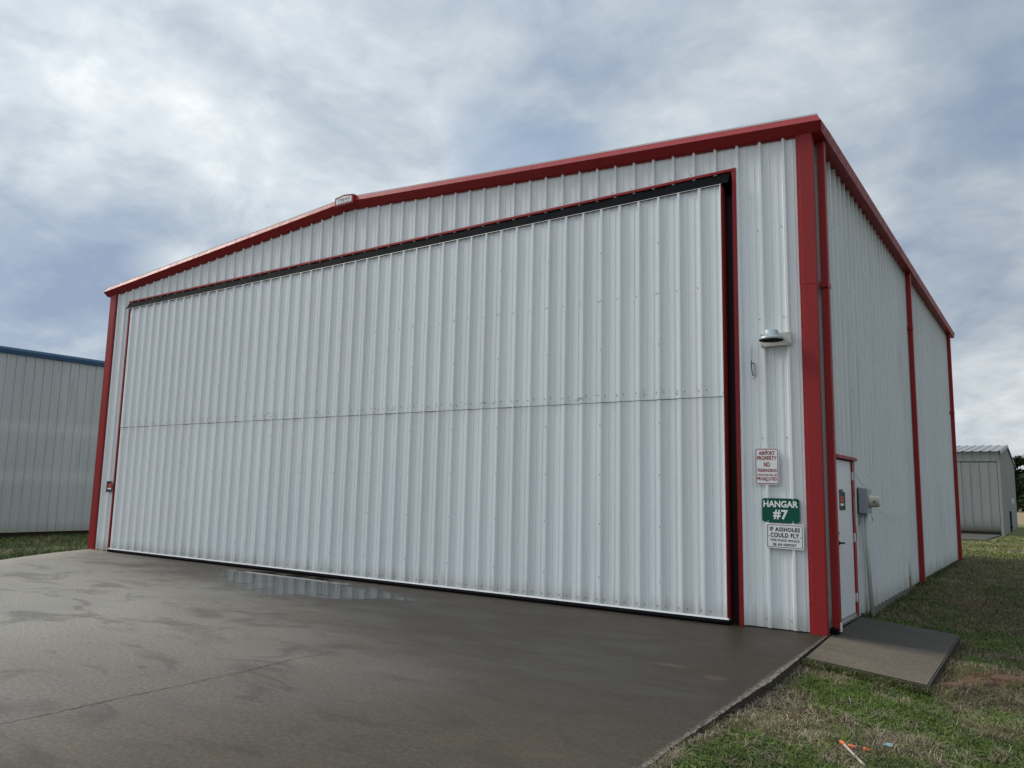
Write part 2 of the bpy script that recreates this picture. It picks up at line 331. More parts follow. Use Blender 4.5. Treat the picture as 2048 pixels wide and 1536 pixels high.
class MB:
    def __init__(s): s.v = []; s.f = []
    def add(s, v, f):
        k = len(s.v); s.v += [tuple(a) for a in v]; s.f += [tuple(i + k for i in q) for q in f]; return s
    def box(s, a, b, bev=0.0):
        bm = bmesh.new(); bmesh.ops.create_cube(bm, size=1)
        for v in bm.verts: v.co = Vector([a[i] + (b[i]-a[i])*(v.co[i]+.5) for i in range(3)])
        if bev: bmesh.ops.bevel(bm, geom=bm.edges[:], offset=bev, segments=1, affect='EDGES')
        bm.verts.index_update()
        s.add([v.co for v in bm.verts], [[v.index for v in f.verts] for f in bm.faces]); bm.free(); return s
    def tube(s, pts, r, n=8, cap=True):
        pts = [Vector(p) for p in pts]; k = len(s.v); up = Vector((0, 0, 1))
        for i, p in enumerate(pts):
            d = (pts[min(i+1, len(pts)-1)] - pts[max(i-1, 0)]).normalized()
            a = d.cross(up if abs(d.z) < .9 else Vector((1, 0, 0))).normalized(); b = d.cross(a)
            rr = r[i] if isinstance(r, (list, tuple)) else r
            for j in range(n):
                th = 2*math.pi*j/n; s.v.append(tuple(p + a*math.cos(th)*rr + b*math.sin(th)*rr))
        for i in range(len(pts)-1):
            for j in range(n): s.f.append((k+i*n+j, k+i*n+(j+1) % n, k+(i+1)*n+(j+1) % n, k+(i+1)*n+j))
        if cap: s.f.append(tuple(k+j for j in range(n))[::-1]); s.f.append(tuple(k+(len(pts)-1)*n+j for j in range(n)))
        return s
    def lathe(s, prof, n=24, axis='z', c=(0, 0, 0)):
        k = len(s.v)
        for (r, h) in prof:
            for j in range(n):
                th = 2*math.pi*j/n; u, v = r*math.cos(th), r*math.sin(th)
                q = (u, v, h) if axis == 'z' else ((h, u, v) if axis == 'x' else (u, h, v))
                s.v.append(tuple(q[i]+c[i] for i in range(3)))
        for i in range(len(prof)-1):
            for j in range(n): s.f.append((k+i*n+j, k+i*n+(j+1) % n, k+(i+1)*n+(j+1) % n, k+(i+1)*n+j))
        s.f.append(tuple(k+j for j in range(n))[::-1]); s.f.append(tuple(k+(len(prof)-1)*n+j for j in range(n))); return s
    def prism(s, poly, d0, d1, fn):
        """poly: 2D outline; fn(u,v,d)->xyz"""
        n = len(poly); k = len(s.v)
        s.v += [tuple(fn(u, v, d0)) for u, v in poly] + [tuple(fn(u, v, d1)) for u, v in poly]
        s.f.append(tuple(range(k, k+n))); s.f.append(tuple(range(k+n, k+2*n))[::-1])
        for i in range(n): s.f.append((k+i, k+n+i, k+n+(i+1) % n, k+(i+1) % n))
        return s
    def strip(s, rows):
        """rows: list of equal-length point lists -> quad sheet"""
        k = len(s.v); n = len(rows[0])
        for r in rows: s.v += [tuple(p) for p in r]
        for i in range(len(rows)-1):
            for j in range(n-1): s.f.append((k+i*n+j, k+i*n+j+1, k+(i+1)*n+j+1, k+(i+1)*n+j))
        return s
    def me(s, smooth=False):
        m = mesh(s.v, s.f, smooth)
        bm = bmesh.new(); bm.from_mesh(m); bmesh.ops.recalc_face_normals(bm, faces=bm.faces); bm.to_mesh(m); bm.free()
        return m
    def build(s, name, m, parent=None, loc=None, smooth=False, kind=None):
        return obj(name, s.me(smooth), m, parent, loc, kind)
PITCH = .3048
def ribs(a, b, r0, pitch=PITCH, h=.038, wb=.034, wt=.015, minor=True, mh=.0055):
    """ribbed-sheet profile between a<b with major ribs at r0+k*pitch -> list of (u, proud)"""
    pts = []
    k0 = math.floor((a - r0)/pitch) - 1; k1 = math.ceil((b - r0)/pitch) + 1
    for k in range(k0, k1+1):
        c = r0 + k*pitch
        pts += [(c-wb, 0), (c-wt, h), (c+wt, h), (c+wb, 0)]
        if minor:
            for q in (1/3, 2/3):
                m = c + q*pitch; pts += [(m-.021, 0), (m-.016, mh), (m+.016, mh), (m+.021, 0)]
    pts.sort()
    def at(u):
        for (u0, d0), (u1, d1) in zip(pts, pts[1:]):
            if u0 <= u <= u1: return d0 + (d1-d0)*((u-u0)/(u1-u0) if u1 > u0 else 0)
        return 0
    return [(a, at(a))] + [p for p in pts if a < p[0] < b] + [(b, at(b))]
def panel(prof, z0, ztop, fn, nz=1):
    """sheet from a profile; ztop may be a function of u"""
    mb = MB(); rows = []
    for i in range(nz+1):
        rows.append([fn(u, d, z0 + ((ztop(u) if callable(ztop) else ztop) - z0)*i/nz) for u, d in prof])
    return mb.strip(rows)
def screws(pts, r, axis, m, parent, name='screw'):
    """domed hex screw heads; pts world, axis outward unit"""
    mb = MB(); ax = Vector(axis); a = ax.orthogonal().normalized(); b = ax.cross(a)
    for p in pts:
        p = Vector(p); ring = [p + (a*math.cos(i*math.pi/3) + b*math.sin(i*math.pi/3))*r for i in range(6)]
        ring2 = [q + ax*r*.7 for q in ring]
        mb.add(ring + ring2 + [p + ax*r*1.0], [(i, (i+1) % 6, 6+(i+1) % 6, 6+i) for i in range(6)] + [(6+i, 6+(i+1) % 6, 12) for i in range(6)])
    return mb.build(name, m, parent, kind='stuff')

# ------------------------------------------------------------------ ground
def sstep(a, b, x):
    q = np.clip((x-a)/(b-a), 0, 1); return q*q*(3-2*q)
def vnoise(x, y, s, seed=0):
    x = np.asarray(x, float)*s + seed*13.7; y = np.asarray(y, float)*s + seed*5.3
    xi, yi = np.floor(x), np.floor(y); fx, fy = x-xi, y-yi
    def h(i, j): return np.modf(np.abs(np.sin(i*127.1 + j*311.7 + seed*17.)*43758.5453))[0]
    ux, uy = fx*fx*(3-2*fx), fy*fy*(3-2*fy)
    return (h(xi, yi)*(1-ux)+h(xi+1, yi)*ux)*(1-uy) + (h(xi, yi+1)*(1-ux)+h(xi+1, yi+1)*ux)*uy
def G(x, y):
    """ground height"""
    x = np.asarray(x, float); y = np.asarray(y, float)
    front = -.125 + .10*sstep(-2.6, -5.4, y)
    front = front + .03*sstep(.6, .15, x)*sstep(-2.6, -1.6, y) - .09*sstep(.3, 1.35, x)*sstep(-2.6, -1.5, y) - .02*sstep(.9, 2., x)
    side = -.115 + .085*sstep(5.6, 8.5, y) + .06*sstep(3.0, 1.9, y)*sstep(.6, .1, x) - .10*sstep(.25, 1.4, x)*sstep(12, 3, y) - .03*sstep(.2, 2, x)
    z = np.where(y < 0, front, side)
    k = sstep(-.6, 1.6, y); z = front*(1-k) + side*k
    z = z + .05*sstep(1.25, 1.5, x)*sstep(-1.6, -1.0, y)*sstep(.9, .1, y)*vnoise(x, y, 2.5, 3)*2
    z = z + (vnoise(x, y, 1.6, 1)-.5)*.03 + (vnoise(x, y, 6., 2)-.5)*.018
    left = -.06 - .32*sstep(-16.2, -23, x)
    z = np.where(x < -12, left + (vnoise(x, y, .9, 4)-.5)*.05, z)
    inside = (x > -16.7) & (x < -.02) & (y > .05) & (y < 15.2)
    z = np.where(inside, -.35, z)
    # under the apron and entrance slab
    redge = .07 - .036*y
    under = (y < .2) & (x < redge - .06) & (x > -16.6 - .6*y)
    z = np.where(under, -.22, z)
    us = (x > .0) & (x < 1.2) & (y > -1.38) & (y < 1.86)
    z = np.where(us, np.minimum(z, -.25), z)
    far = sstep(16, 26, y); z = z*(1-far) + (-.14 + (vnoise(x, y, .25, 5)-.5)*.08)*far
    return z
gx = np.concatenate([[-2500, -900, -300, -120, -60, -40, -32], np.linspace(-29, -13, 60), np.linspace(-12.5, -1, 12), np.arange(-.6, 3.6, .055), np.linspace(3.8, 9, 18), [12, 18, 30, 60, 120, 300, 900, 2500]])
gy = np.concatenate([[-2500, -700, -200, -70, -40, -25], np.linspace(-18, -8.2, 14), np.arange(-8, 3, .06), np.arange(3, 9, .12), np.arange(9, 20, .3), np.linspace(20.5, 60, 50), [65, 80, 110, 150, 220, 400, 900, 2500]])
XX, YY = np.meshgrid(gx, gy); ZZ = G(XX, YY)
nx, ny = len(gx), len(gy)
gv = np.stack([XX.ravel(), YY.ravel(), ZZ.ravel()], 1)
ii = (np.arange(ny-1)[:, None]*nx + np.arange(nx-1)[None, :]).ravel()
ground = obj('ground', mesh(gv.tolist(), np.stack([ii, ii+1, ii+nx+1, ii+nx], 1).tolist(), True), M_ground)
tag(ground, 'grass field and bare soil running out to the horizon', kind='structure')

# apron
redge = [(.05, .0), (.085, -.7), (.12, -1.33), (.165, -2.1), (.205, -2.83), (.212, -4.08), (.236, -4.97), (.27, -5.5), (.33, -7), (.45, -10), (.9, -25)]
rr = []
for (a, b), (c, d) in zip(redge, redge[1:]):
    n = max(1, int(math.hypot(c-a, d-b)/.025)) if b > -8 else 1
    for i in range(n):
        q = i/n; yy_ = b+(d-b)*q; jag = (float(vnoise(yy_, 0, 1.5, 1))-.5)*.02 + (float(vnoise(yy_, 0, 9., 2))-.5)*.014 + (random.random()-.5)*.012
        rr.append((a+(c-a)*q + jag*(1 if b < -1.2 else .08), yy_))
rr.append(redge[-1])
ledge = [(-13.0, -25), (-13.6, -6), (-14.4, -4.1), (-15.31, -2.64), (-15.9, -1.85), (-16.34, -1.2), (-16.95, .0)]
outline = rr + ledge + [(-16.95, .35), (.04, .35)]
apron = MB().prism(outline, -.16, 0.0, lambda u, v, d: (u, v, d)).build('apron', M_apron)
apron.data.materials.append(M_side_dirt_shade)
for pg in apron.data.polygons:
    if abs(pg.normal.z) < .5: pg.material_index = 1
tag(apron, 'damp concrete apron in front of the big hangar door', kind='structure')
# crack across the apron (thin sunken line)
cp = [(-3.48, -8.4), (-3.5, -7.44), (-3.527, -6.84), (-3.545, -6.1), (-3.56, -5.53), (-3.62, -4.9), (-3.6, -4.3)]
L, Rr = [], []
for (a, b), (c, d) in zip(cp, cp[1:]):
    for i in range(14):
        q = i/14; w = .0022 + .003*random.random()*(1 if b < -5 else .5)
        x = a+(c-a)*q + (random.random()-.5)*.028; y = b+(d-b)*q
        L.append((x-w, y, .0035)); Rr.append((x+w, y, .0035))
MB().strip([L, Rr]).build('crack', M_crack, apron)
# puddle: thin film of water with a soft noisy rim
pv, pf, pd = [], [], []
NX, NY = 90, 40
for j in range(NY+1):
    for i in range(NX+1):
        x = -10.9 + 5.7*i/NX; y = -2.75 + 2.62*j/NY
        q = (x + 10.9)/5.7
        cy = -.55 - .85*min(1, q*1.6) + .25*max(0, q-.6)*2; hw = .25 + 1.0*math.sin(math.pi*min(1, q*1.05))**.8
        d = 1 - abs(y - cy)/hw; d = min(d, 1.0); d *= min(1, q*6, (1-q)*5)
        pv.append((x, y, .004)); pd.append(max(0, d)*.9)
for j in range(NY):
    for i in range(NX):
        k = j*(NX+1)+i; pf.append((k, k+1, k+NX+2, k+NX+1))
pm = mesh(pv, pf); at = pm.attributes.new('depth', 'FLOAT', 'POINT'); at.data.foreach_set('value', pd)
puddle = obj('puddle', pm, M_water); tag(puddle, 'shallow rain puddle mirroring the white door on the apron', kind='structure')
# entrance slab, tilted away from the wall
st = [(.03, 1.9, .0), (.06, .02, -.004), (.145, -1.45, -.012), (1.27, -1.43, -.12), (1.23, 1.95, -.12)]
bm = bmesh.new(); tv = [bm.verts.new(v) for v in st]; bv = [bm.verts.new((v[0], v[1], v[2]-.15)) for v in st]
bm.faces.new(tv); bm.faces.new(bv[::-1])
for i in range(5): bm.faces.new((tv[i], bv[i], bv[(i+1) % 5], tv[(i+1) % 5]))
bmesh.ops.recalc_face_normals(bm, faces=bm.faces)
bmesh.ops.bevel(bm, geom=[e for e in bm.edges if all(v.co.z > v2.co.z-.2 for v in e.verts for v2 in e.verts)], offset=.014, segments=2, affect='EDGES')
sm = bpy.data.meshes.new('slab'); bm.to_mesh(sm); bm.free()
sm.materials.append(M_slab); sm.materials.append(M_side_dirt_shade)
for pg in sm.polygons:
    if abs(pg.normal.z) < .4: pg.material_index = 1
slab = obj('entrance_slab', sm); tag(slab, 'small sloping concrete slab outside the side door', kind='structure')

# ------------------------------------------------------------------ main hangar
WID = 16.93; DEP = 15.24; RX = -WID/2; SL = .0746; HP = 7.106
def zl(x): return HP - SL*abs(x - RX)
hang = thing('hangar', 'big white ribbed metal hangar with red trim and a wide door', 'hangar', (0, 0, 0))
GP = .3075; G0 = -.315
FF = lambda u, d, z: (u, -d, z)
# front wall: each lapped sheet is one panel
fw = obj('front_wall', MB().box((-16.9, .04, -.3), (-.02, .30, -.004)).me(), M_found, hang)
fw['label'] = 'concrete footing and ribbed sheets of the gable front'
ztop = lambda x: zl(x) - .12
DOORR, DOORL, DZ = -.955, -16.03, 6.0
b0 = G0 + .034
edges = [.02]; x = b0 + GP - 3*GP + 0.0
edges = [.02, -.955]
k = 0
while True:
    e = G0 - GP*(5 + 3*k) + .034
    if e < -15.7: break
    edges.append(e); k += 1
edges += [-16.03, -16.93]
for i, (b_, a_) in enumerate(zip(edges, edges[1:])):
    full = (i == 0 or i == len(edges)-2)
    panel(ribs(a_, b_, G0, GP), .012 if full else DZ - .03, ztop, FF).build('wall_panel', M_white, fw)
sp = []
for z in (.12, 1.45, 2.35, 3.9, 5.1):
    for kx in range(0, 4):
        xx = G0 - GP*kx - .055
        if xx > -.9: sp.append((xx, 0, z))
    for xx in (-16.2, -16.5): sp.append((xx, 0, z))
for kx in range(4, 52):
    xx = G0 - GP*kx
    sp.append((xx - .05, 0, DZ + .07))
screws(sp, .0075, (0, -1, 0), M_screw, fw)

# opening trim
def bar(name, a, b, m, parent, bev=.004): return MB().box(a, b, bev).build(name, m, parent)
bar('jamb_trim', (-1.002, -.05, .0), (-.945, .09, DZ - .018), M_red, hang)
bar('jamb_trim', (-16.09, -.045, .0), (-16.03, .09, DZ - .018), M_red, hang)
bar('header_trim', (-16.09, -.052, DZ - .018), (-.945, .09, DZ + .022), M_red, hang)
bar('jamb_column', (-1.62, .13, 0), (-.93, .33, 6.1), M_dark, hang, 0)  # widened as a dark backing that keeps light out of the door gap
bar('jamb_column', (-16.35, .13, 0), (-15.9, .33, 6.1), M_dark, hang, 0)
bar('header_beam', (-16.1, .13, DZ - .28), (-.95, .35, DZ + .05), M_dark, hang, 0)
# bifold door
DX1 = -1.13; DXL = -15.90; YB = -.085
door = obj('bifold_door', MB().box((DXL+.02, -.06, .10), (DX1-.012, .06, 5.76)).me(), M_inner, hang)
door['label'] = 'wide two-leaf bifold door of white ribbed sheets'
FD = lambda u, d, z: (u, YB - d, z)
pw = 3*PITCH
def dshift(n): return (DX1 - pw*n, 0, 0)
proto_lo = panel(ribs(-pw, 0, 0 - .0), .06, 2.90, lambda u, d, z: (u, YB - d, z)).me()
proto_up = panel(ribs(-pw, 0, 0 - .0), 2.905, 5.80, lambda u, d, z: (u, YB - .006 - d, z)).me()
for n in range(16):
    obj('door_panel', proto_lo, M_doorwhite, door, dshift(n)); obj('door_panel', proto_up, M_doorwhite, door, dshift(n))
xl = DX1 - pw*16
for (z0, z1, dd) in ((.06, 2.90, 0), (2.905, 5.80, .006)):
    panel(ribs(DXL, xl, DX1), z0, z1, lambda u, d, z: (u, YB - dd - d, z)).build('door_panel', M_doorwhite, door)
# seam between the leaves: thin shadowed hem, slightly uneven
hem = []
for i in range(0, 60):
    u = DX1 - (DX1-DXL)*i/59; hem.append((u, 2.902 + random.uniform(-.003, .003)))
MB().strip([[(u, YB - .0375, z - .0045) for u, z in hem], [(u, YB - .0375, z - .0085 + .003*math.sin(u*7.3)) for u, z in hem]]).build('seam_shadow_gap', M_crack, door)
bar('edge_trim', (DX1 + .001, YB - .03, .075), (DX1 + .012, -.005, 2.88), M_red, door, 0)
bar('edge_trim', (DX1 + .001, YB - .034, 2.88), (DX1 + .015, -.005, 5.78), M_red, door, 0)
MB().strip([[(DX1+.02, YB - .040, .088), (DXL, YB - .040, .088)], [(DX1+.02, YB - .046, .067), (DXL, YB - .046, .067)], [(DX1+.02, YB - .050, .066), (DXL, YB - .050, .066)], [(DX1+.02, YB+.05, .066), (DXL, YB+.05, .066)]]).build('drip_edge', M_bright, door)
MB().strip([[(DX1+.01, YB - .050, 5.80), (DXL-.1, YB - .050, 5.80)], [(DX1+.01, YB - .051, 5.793), (DXL-.1, YB - .051, 5.793)]]).build('top_edge', M_alu, door)
# bottom rubber tube and top rubber flap
seal = []
for i in range(90):
    u = DX1 + .03 - (DX1+.03-DXL)*i/89; seal.append((u, YB - .030 + random.uniform(-.004, .004), .031 + random.uniform(-.001, .002)))
MB().tube(seal, .034, 10).build('bottom_seal', M_rubber, door, smooth=True)
rows = [[], [], [], []]
for i in range(120):
    u = -1.03 - (15.08)*i/119; w = .008*math.sin(i*.9) + random.uniform(-.005, .005)
    rows[0].append((u, .0, DZ - .019)); rows[1].append((u, -.040 + w*.5, DZ - .034)); rows[2].append((u, -.070 + w*1.4, DZ - .115 + w*.4)); rows[3].append((u, YB - .043 + w*.3, 5.802))
MB().strip(rows).build('top_seal', M_rubber, hang, smooth=True)
sp = []
for n in range(16):
    xx = DX1 - pw*(n+1)
    for z in (.45, 1.18, 1.87, 2.58): sp.append((xx, YB - .036, z))
    for z in (3.675, 5.12): sp.append((xx, YB - .042, z))
for n in range(48):
    xx = DX1 - PITCH*(n+1); j = random.uniform
    sp.append((xx - .048, YB - .008, 4.403)); sp.append((xx - .05, YB - .008, 3.0 + j(-.01, .01))); sp.append((xx + .06, YB - .008, 3.0 + j(-.01, .01)))
    sp.append((xx - .05, YB - .002, .14)); sp.append((xx + .07, YB - .002, .14))
    if n % 3 == 2: sp.append((xx, YB - .042, 4.403))
screws(sp, .0078, (0, -1, 0), M_screw, door)

# corner trims (two lengths, the upper laps over the lower)
def corner_trim(z0, z1, gr, parent):
    pr = [(-.150, -.033), (-.148-gr, -.045-gr), (-.112, -.046-gr), (-.104, -.056-gr), (.048+gr, -.056-gr), (.048+gr, .055), (.036, .06), (.036, -.02), (-.15, -.02)]
    return MB().prism(pr, z0, z1, lambda u, v, d: (u, v, d)).build('corner_trim', M_red, parent)
corner_trim(0.0, 4.28, 0, hang); corner_trim(4.28, 6.33, .003, hang)
def corner_trim_l(z0, z1, parent):
    pr = [(-16.70, -.033), (-16.70, -.046), (-16.74, -.056), (-16.975, -.056), (-16.975, .1), (-16.96, .1), (-16.96, -.02), (-16.70, -.02)]
    return MB().prism(pr, z0, z1, lambda u, v, d: (u, v, d)).build('corner_trim', M_red, parent)
corner_trim_l(0.0, 6.33, hang)
screws([(-.135, -.048, z) for z in (.35, 1.2, 1.75, 2.4, 3.1, 3.75, 4.9, 5.6)], .008, (0, -1, 0), M_dark, hang)

# side wall
SY0 = .05
sw = obj('side_wall', MB().box((-.26, .31, -.45), (-.008, DEP, .0)).me(), M_found, hang)
sw['label'] = 'concrete footing and ribbed sheets of the long side'
FS = lambda u, d, z: (d, u, z)
zs = lambda u: 6.40
n = 0; y = .045
while y < DEP - .01:
    y1 = min(DEP, y + pw)
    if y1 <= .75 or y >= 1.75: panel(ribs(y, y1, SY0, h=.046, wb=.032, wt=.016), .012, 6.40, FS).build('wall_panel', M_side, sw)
    else:
        # sheets cut round the side door (0.62..1.78, up to 2.17)
        for a, b, z0 in ((y, min(y1, .62), .012), (max(y, .62), min(y1, 1.78), 2.17), (max(y, 1.78), y1, .012)):
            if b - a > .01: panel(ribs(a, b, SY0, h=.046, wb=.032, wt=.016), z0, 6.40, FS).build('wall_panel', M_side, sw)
    y = y1
sp = []
for n in range(17):
    for z in (.55, 1.25, 1.95, 2.55, 3.16, 3.85, 4.6, 5.3, 5.9):
        yy = SY0 + pw*n
        if not (.5 < yy < 1.9 and z < 2.3): sp.append((.045, yy, z))
screws(sp, .0075, (1, 0, 0), M_screw, sw)
# hidden walls and roof
panel(ribs(0, DEP, 0, minor=False), 0, 6.40, lambda u, d, z: (-WID - d, u, z)).build('far_side_wall', M_white, hang)
panel(ribs(-WID, 0, 0, minor=False), 0, lambda u: zl(u) - .1, lambda u, d, z: (u, DEP + d, z)).build('rear_wall', M_white, hang)
def roof_half(xa, xb):
    pr = ribs(-.085, DEP + .1, 0, minor=False)
    return MB().strip([[(xa, u, zl(xa) + .004 + d) for u, d in pr], [(xb, u, zl(xb) + .004 + d) for u, d in pr]]).build('roof', M_bright, hang)
roof_half(RX, .05); roof_half(RX, -WID - .05)

# rake trim and gutter share one moulded profile (out from wall, drop)
PR = [(.055, .0), (.102, .0), (.168, -.105), (.066, -.208), (.036, -.210), (.036, -.226), (.0, -.228)]
PGt = [(.09, .0), (.135, .0), (.200, -.085), (.176, -.215), (.10, -.220), (.05, -.222), (.0, -.224)]
def rake(x0, x1, mitre0=False, mitre1=False, g=0.):
    A = []; B = []
    for (o, dz), (og, dg) in zip(PR, PGt):
        xa = x0 if not mitre0 else og; xb = x1 if not mitre1 else -WID - og
        A.append((xa, -o - g, zl(xa) + dz)); B.append((xb, -o - g, zl(xb) + dz))
    A.append((A[0][0], .02, A[0][2])); B.append((B[0][0], .02, B[0][2]))
    mb = MB().strip([A, B]); mb.f.append((0, len(A)-1) + tuple(range(len(A)-2, 0, -1))) if not mitre0 else None
    nA = len(A); mb.f.append(tuple(range(nA, 2*nA)))
    return mb.build('rake_trim', M_red, hang)
rake(0, -4.22, mitre0=True); rake(-4.215, RX, g=.003); rake(RX, -12.9); rake(-12.9, 0, mitre1=True, g=.003)
def gutter(sgn):
    A = []; B = []
    for (og, dg), (o, dz) in zip(PGt, PR):
        xa = og if sgn > 0 else -WID - og
        z = zl(xa) + dz if sgn > 0 else zl(xa) + dg
        A.append((xa, -o, zl(xa) + dz)); B.append((xa, DEP + .16, zl(xa) + dg))
    mb = MB()
    Mid = [(a[0], .35, zl(a[0]) + dg) for a, (og, dg) in zip(A, PGt)]
    mb.strip([A, Mid, B]); k = len(A); mb.f.append(tuple(range(2*k, 3*k)))
    return mb.build('gutter', M_red, hang)
gutter(1); gutter(-1)
MB().box((.085, -.10, zl(.11) + .003), (.135, DEP + .16, zl(.11) + .018)).build('eave_flashing', M_bright, hang)
for xa, xb in ((RX, .13), (RX, -WID - .13)):
    MB().strip([[(x_, -.10, zl(x_) + .002), (x_, -.103, zl(x_) + .022), (x_, -.04, zl(x_) + .024)] for x_ in (xa, xb)]).build('rake_flashing', M_bright, hang)

# downspouts with straps
def downspout(y0, z0, z1, straps, foot=None):
    o = MB().box((.050, y0, z0), (.140, y0+.10, z1), .006).build('downspout', M_red, hang)
    for zz in straps: MB().box((.030, y0-.028, zz), (.144, y0+.128, zz+.075), .003).build('strap', M_red, o)
    return o
d1 = downspout(.2, .13, 6.24, (4.27,))
MB().prism([(.036, .13), (.138, .13), (.138, .04), (.12, .012), (.036, .115)], .2, .30, lambda u, v, d: (u, d, v)).build('shoe', M_red, d1)
MB().box((.139, .215, .02), (.146, .292, .125)).build('splash_tab', M_bright, d1)
MB().box((.037, .13, -.02), (.12, .36, .06)).build('elbow', M_rubber, d1)
downspout(7.45, .0, 6.24, (5.05,)); downspout(14.66, .0, 6.24, (3.98,))

# side door
sd = obj('side_door', MB().box((.005, .70, .085), (.028, 1.655, 2.115), .003).me(), M_doorpaint, hang); sd['label'] = 'plain white steel door in a red frame'
MB().box((.0, .62, .02), (.045, .698, 2.13), .003).build('door_frame', M_red, sd)
MB().box((.0, 1.66, .02), (.047, 1.78, 2.13), .003).build('door_frame', M_red, sd)
MB().box((.0, .60, 2.131), (.085, 1.84, 2.175), .003).build('door_head', M_red, sd)
MB().box((.003, .70, .02), (.05, 1.658, .05)).box((.003, .70, .052), (.036, 1.658, .08)).build('threshold', M_alu, sd)
for z in (1.86, 1.02, .22):
    MB().box((.029, 1.615, z), (.033, 1.652, z+.115)).box((.048, 1.664, z), (.052, 1.70, z+.115)).tube([(.05, 1.66, z), (.05, 1.66, z+.115)], .008, 6).build('hinge', M_bright, sd)
MB().lathe([(.028, .028), (.028, .036), (.012, .04), (.012, .075)], 12, 'x', (0, .80, 1.04)).tube([(.07, .80, 1.04), (.074, .86, 1.04), (.070, .93, 1.035)], .010, 8).build('handle', M_lampdark, sd, smooth=True)
MB().lathe([(.026, .028), (.024, .04), (.01, .042)], 12, 'x', (0, .80, 1.17)).build('lock', M_alu, sd)

# ------------------------------------------------------------------ lettering
def text_mesh(body, width, height, bold=.0, spacing=1.0):
    cu_ = bpy.data.curves.new('t', 'FONT'); cu_.body = body; cu_.align_x = 'CENTER'; cu_.align_y = 'CENTER'; cu_.offset = bold; cu_.space_character = spacing
    cu_.resolution_u = 3
    o = bpy.data.objects.new('t', cu_); C.objects.link(o)
    bpy.context.view_layer.update()
    me = bpy.data.meshes.new_from_object(o.evaluated_get(bpy.context.evaluated_depsgraph_get()))
    bpy.data.objects.remove(o)
    co = np.empty(len(me.vertices)*3); me.vertices.foreach_get('co', co); co = co.reshape(-1, 3)
    mn, mx_ = co.min(0), co.max(0)
    co[:, 0] = (co[:, 0] - (mn[0]+mx_[0])/2)/(mx_[0]-mn[0])*width
    co[:, 1] = (co[:, 1] - (mn[1]+mx_[1])/2)/(mx_[1]-mn[1])*height
    me.vertices.foreach_set('co', co.ravel()); me.update(); me.materials.clear()
    return me
def letter(body, w, h, cx, cz, y, m, parent, bold=.01, spacing=1.0):
    me = text_mesh(body, w, h, bold, spacing)
    o = obj('lettering', me, m, parent, (cx, y, cz)); o.rotation_euler = (R(90), 0, 0); return o
def rrect(w, h, r, n=5):
    pts = []
    for (cx, cy, a0) in ((w/2-r, h/2-r, 0), (-w/2+r, h/2-r, 90), (-w/2+r, -h/2+r, 180), (w/2-r, -h/2+r, 270)):
        for i in range(n+1):
            a = R(a0 + 90*i/n); pts.append((cx + r*math.cos(a), cy + r*math.sin(a)))
    return pts
def plate(w, h, r, th, m, parent, name='plate'):
    return MB().prism(rrect(w, h, r), 0, -th, lambda u, v, d: (u, d, v)).build(name, m, parent)
def ring(w, h, r, bw, y, m, parent):
    a = rrect(w, h, r); b = rrect(w-2*bw, h-2*bw, max(.004, r-bw)); n_ = len(a)
    mesh_ = MB().add([(u, y, v) for u, v in a] + [(u, y, v) for u, v in b], [(i, (i+1) % n_, n_+(i+1) % n_, n_+i) for i in range(n_)])
    return mesh_.build('border', m, parent)
def dots(pts, r, m, parent, name='bolt', y=-.004):
    for (u, v) in pts: MB().lathe([(r, -.001), (r*.8, -.004), (r*.3, -.006)], 8, 'y', (u, y+.001, v)).build(name, m, parent)

s1 = thing('sign', 'white no trespassing sign with red lettering beside the big door', 'sign', (-.617, -.039, 1.992))
plate(.302, .458, .03, .003, M_signwhite, s1); ring(.284, .440, .024, .009, -.0042, M_signred, s1)
for body, w, h, cz, bo in (('AIRPORT', .200, .049, .165, .025), ('PROPERTY', .245, .050, .102, .025), ('NO', .074, .058, .022, .03), ('TRESPASSING', .246, .040, -.052, .025), ('VIOLATORS WILL BE', .244, .026, -.110, .025), ('PROSECUTED', .248, .042, -.158, .025)):
    letter(body, w, h, 0, cz, -.0045, M_signred, s1, bo)
dots([(-.005, .196), (-.002, -.186)], .007, M_signblack, s1)
s1.rotation_euler = (0, R(.6), 0)
s2 = thing('sign', 'green sign with white lettering HANGAR #7 under the no trespassing sign', 'sign', (-.459, -.039, 1.446))
plate(.458, .296, .035, .003, M_signgreen, s2)
letter('HANGAR', .425, .082, 0, .077, -.0045, M_signwhite, s2, .035); letter('#', .092, .118, -.046, -.052, -.0045, M_signwhite, s2, .035); letter('7', .084, .118, .048, -.052, -.0045, M_signwhite, s2, .035)
dots([(-.155, .137), (.15, .137), (-.155, -.137), (.15, -.137)], .006, M_bright, s2)
s2.rotation_euler = (0, R(.3), 0)
s3 = thing('sign', 'small white sign with black joke lettering below the green hangar sign', 'sign', (-.416, -.044, 1.131))
plate(.456, .304, .02, .003, M_signwhite, s3); ring(.426, .274, .014, .006, -.0042, M_signblack, s3)
for body, w, h, cz, bo in (('IF ASSHOLES', .365, .052, .083, .035), ('COULD FLY', .345, .056, .012, .035), ('THIS PLACE WOULD', .355, .030, -.050, .03), ('BE AN AIRPORT', .280, .032, -.102, .03)):
    letter(body, w, h, 0, cz, -.0045, M_signblack, s3, bo, 1.15)
dots([(-.19, -.003), (.19, -.003)], .007, M_screw, s3)
s3.rotation_euler = (0, R(1.0), 0)
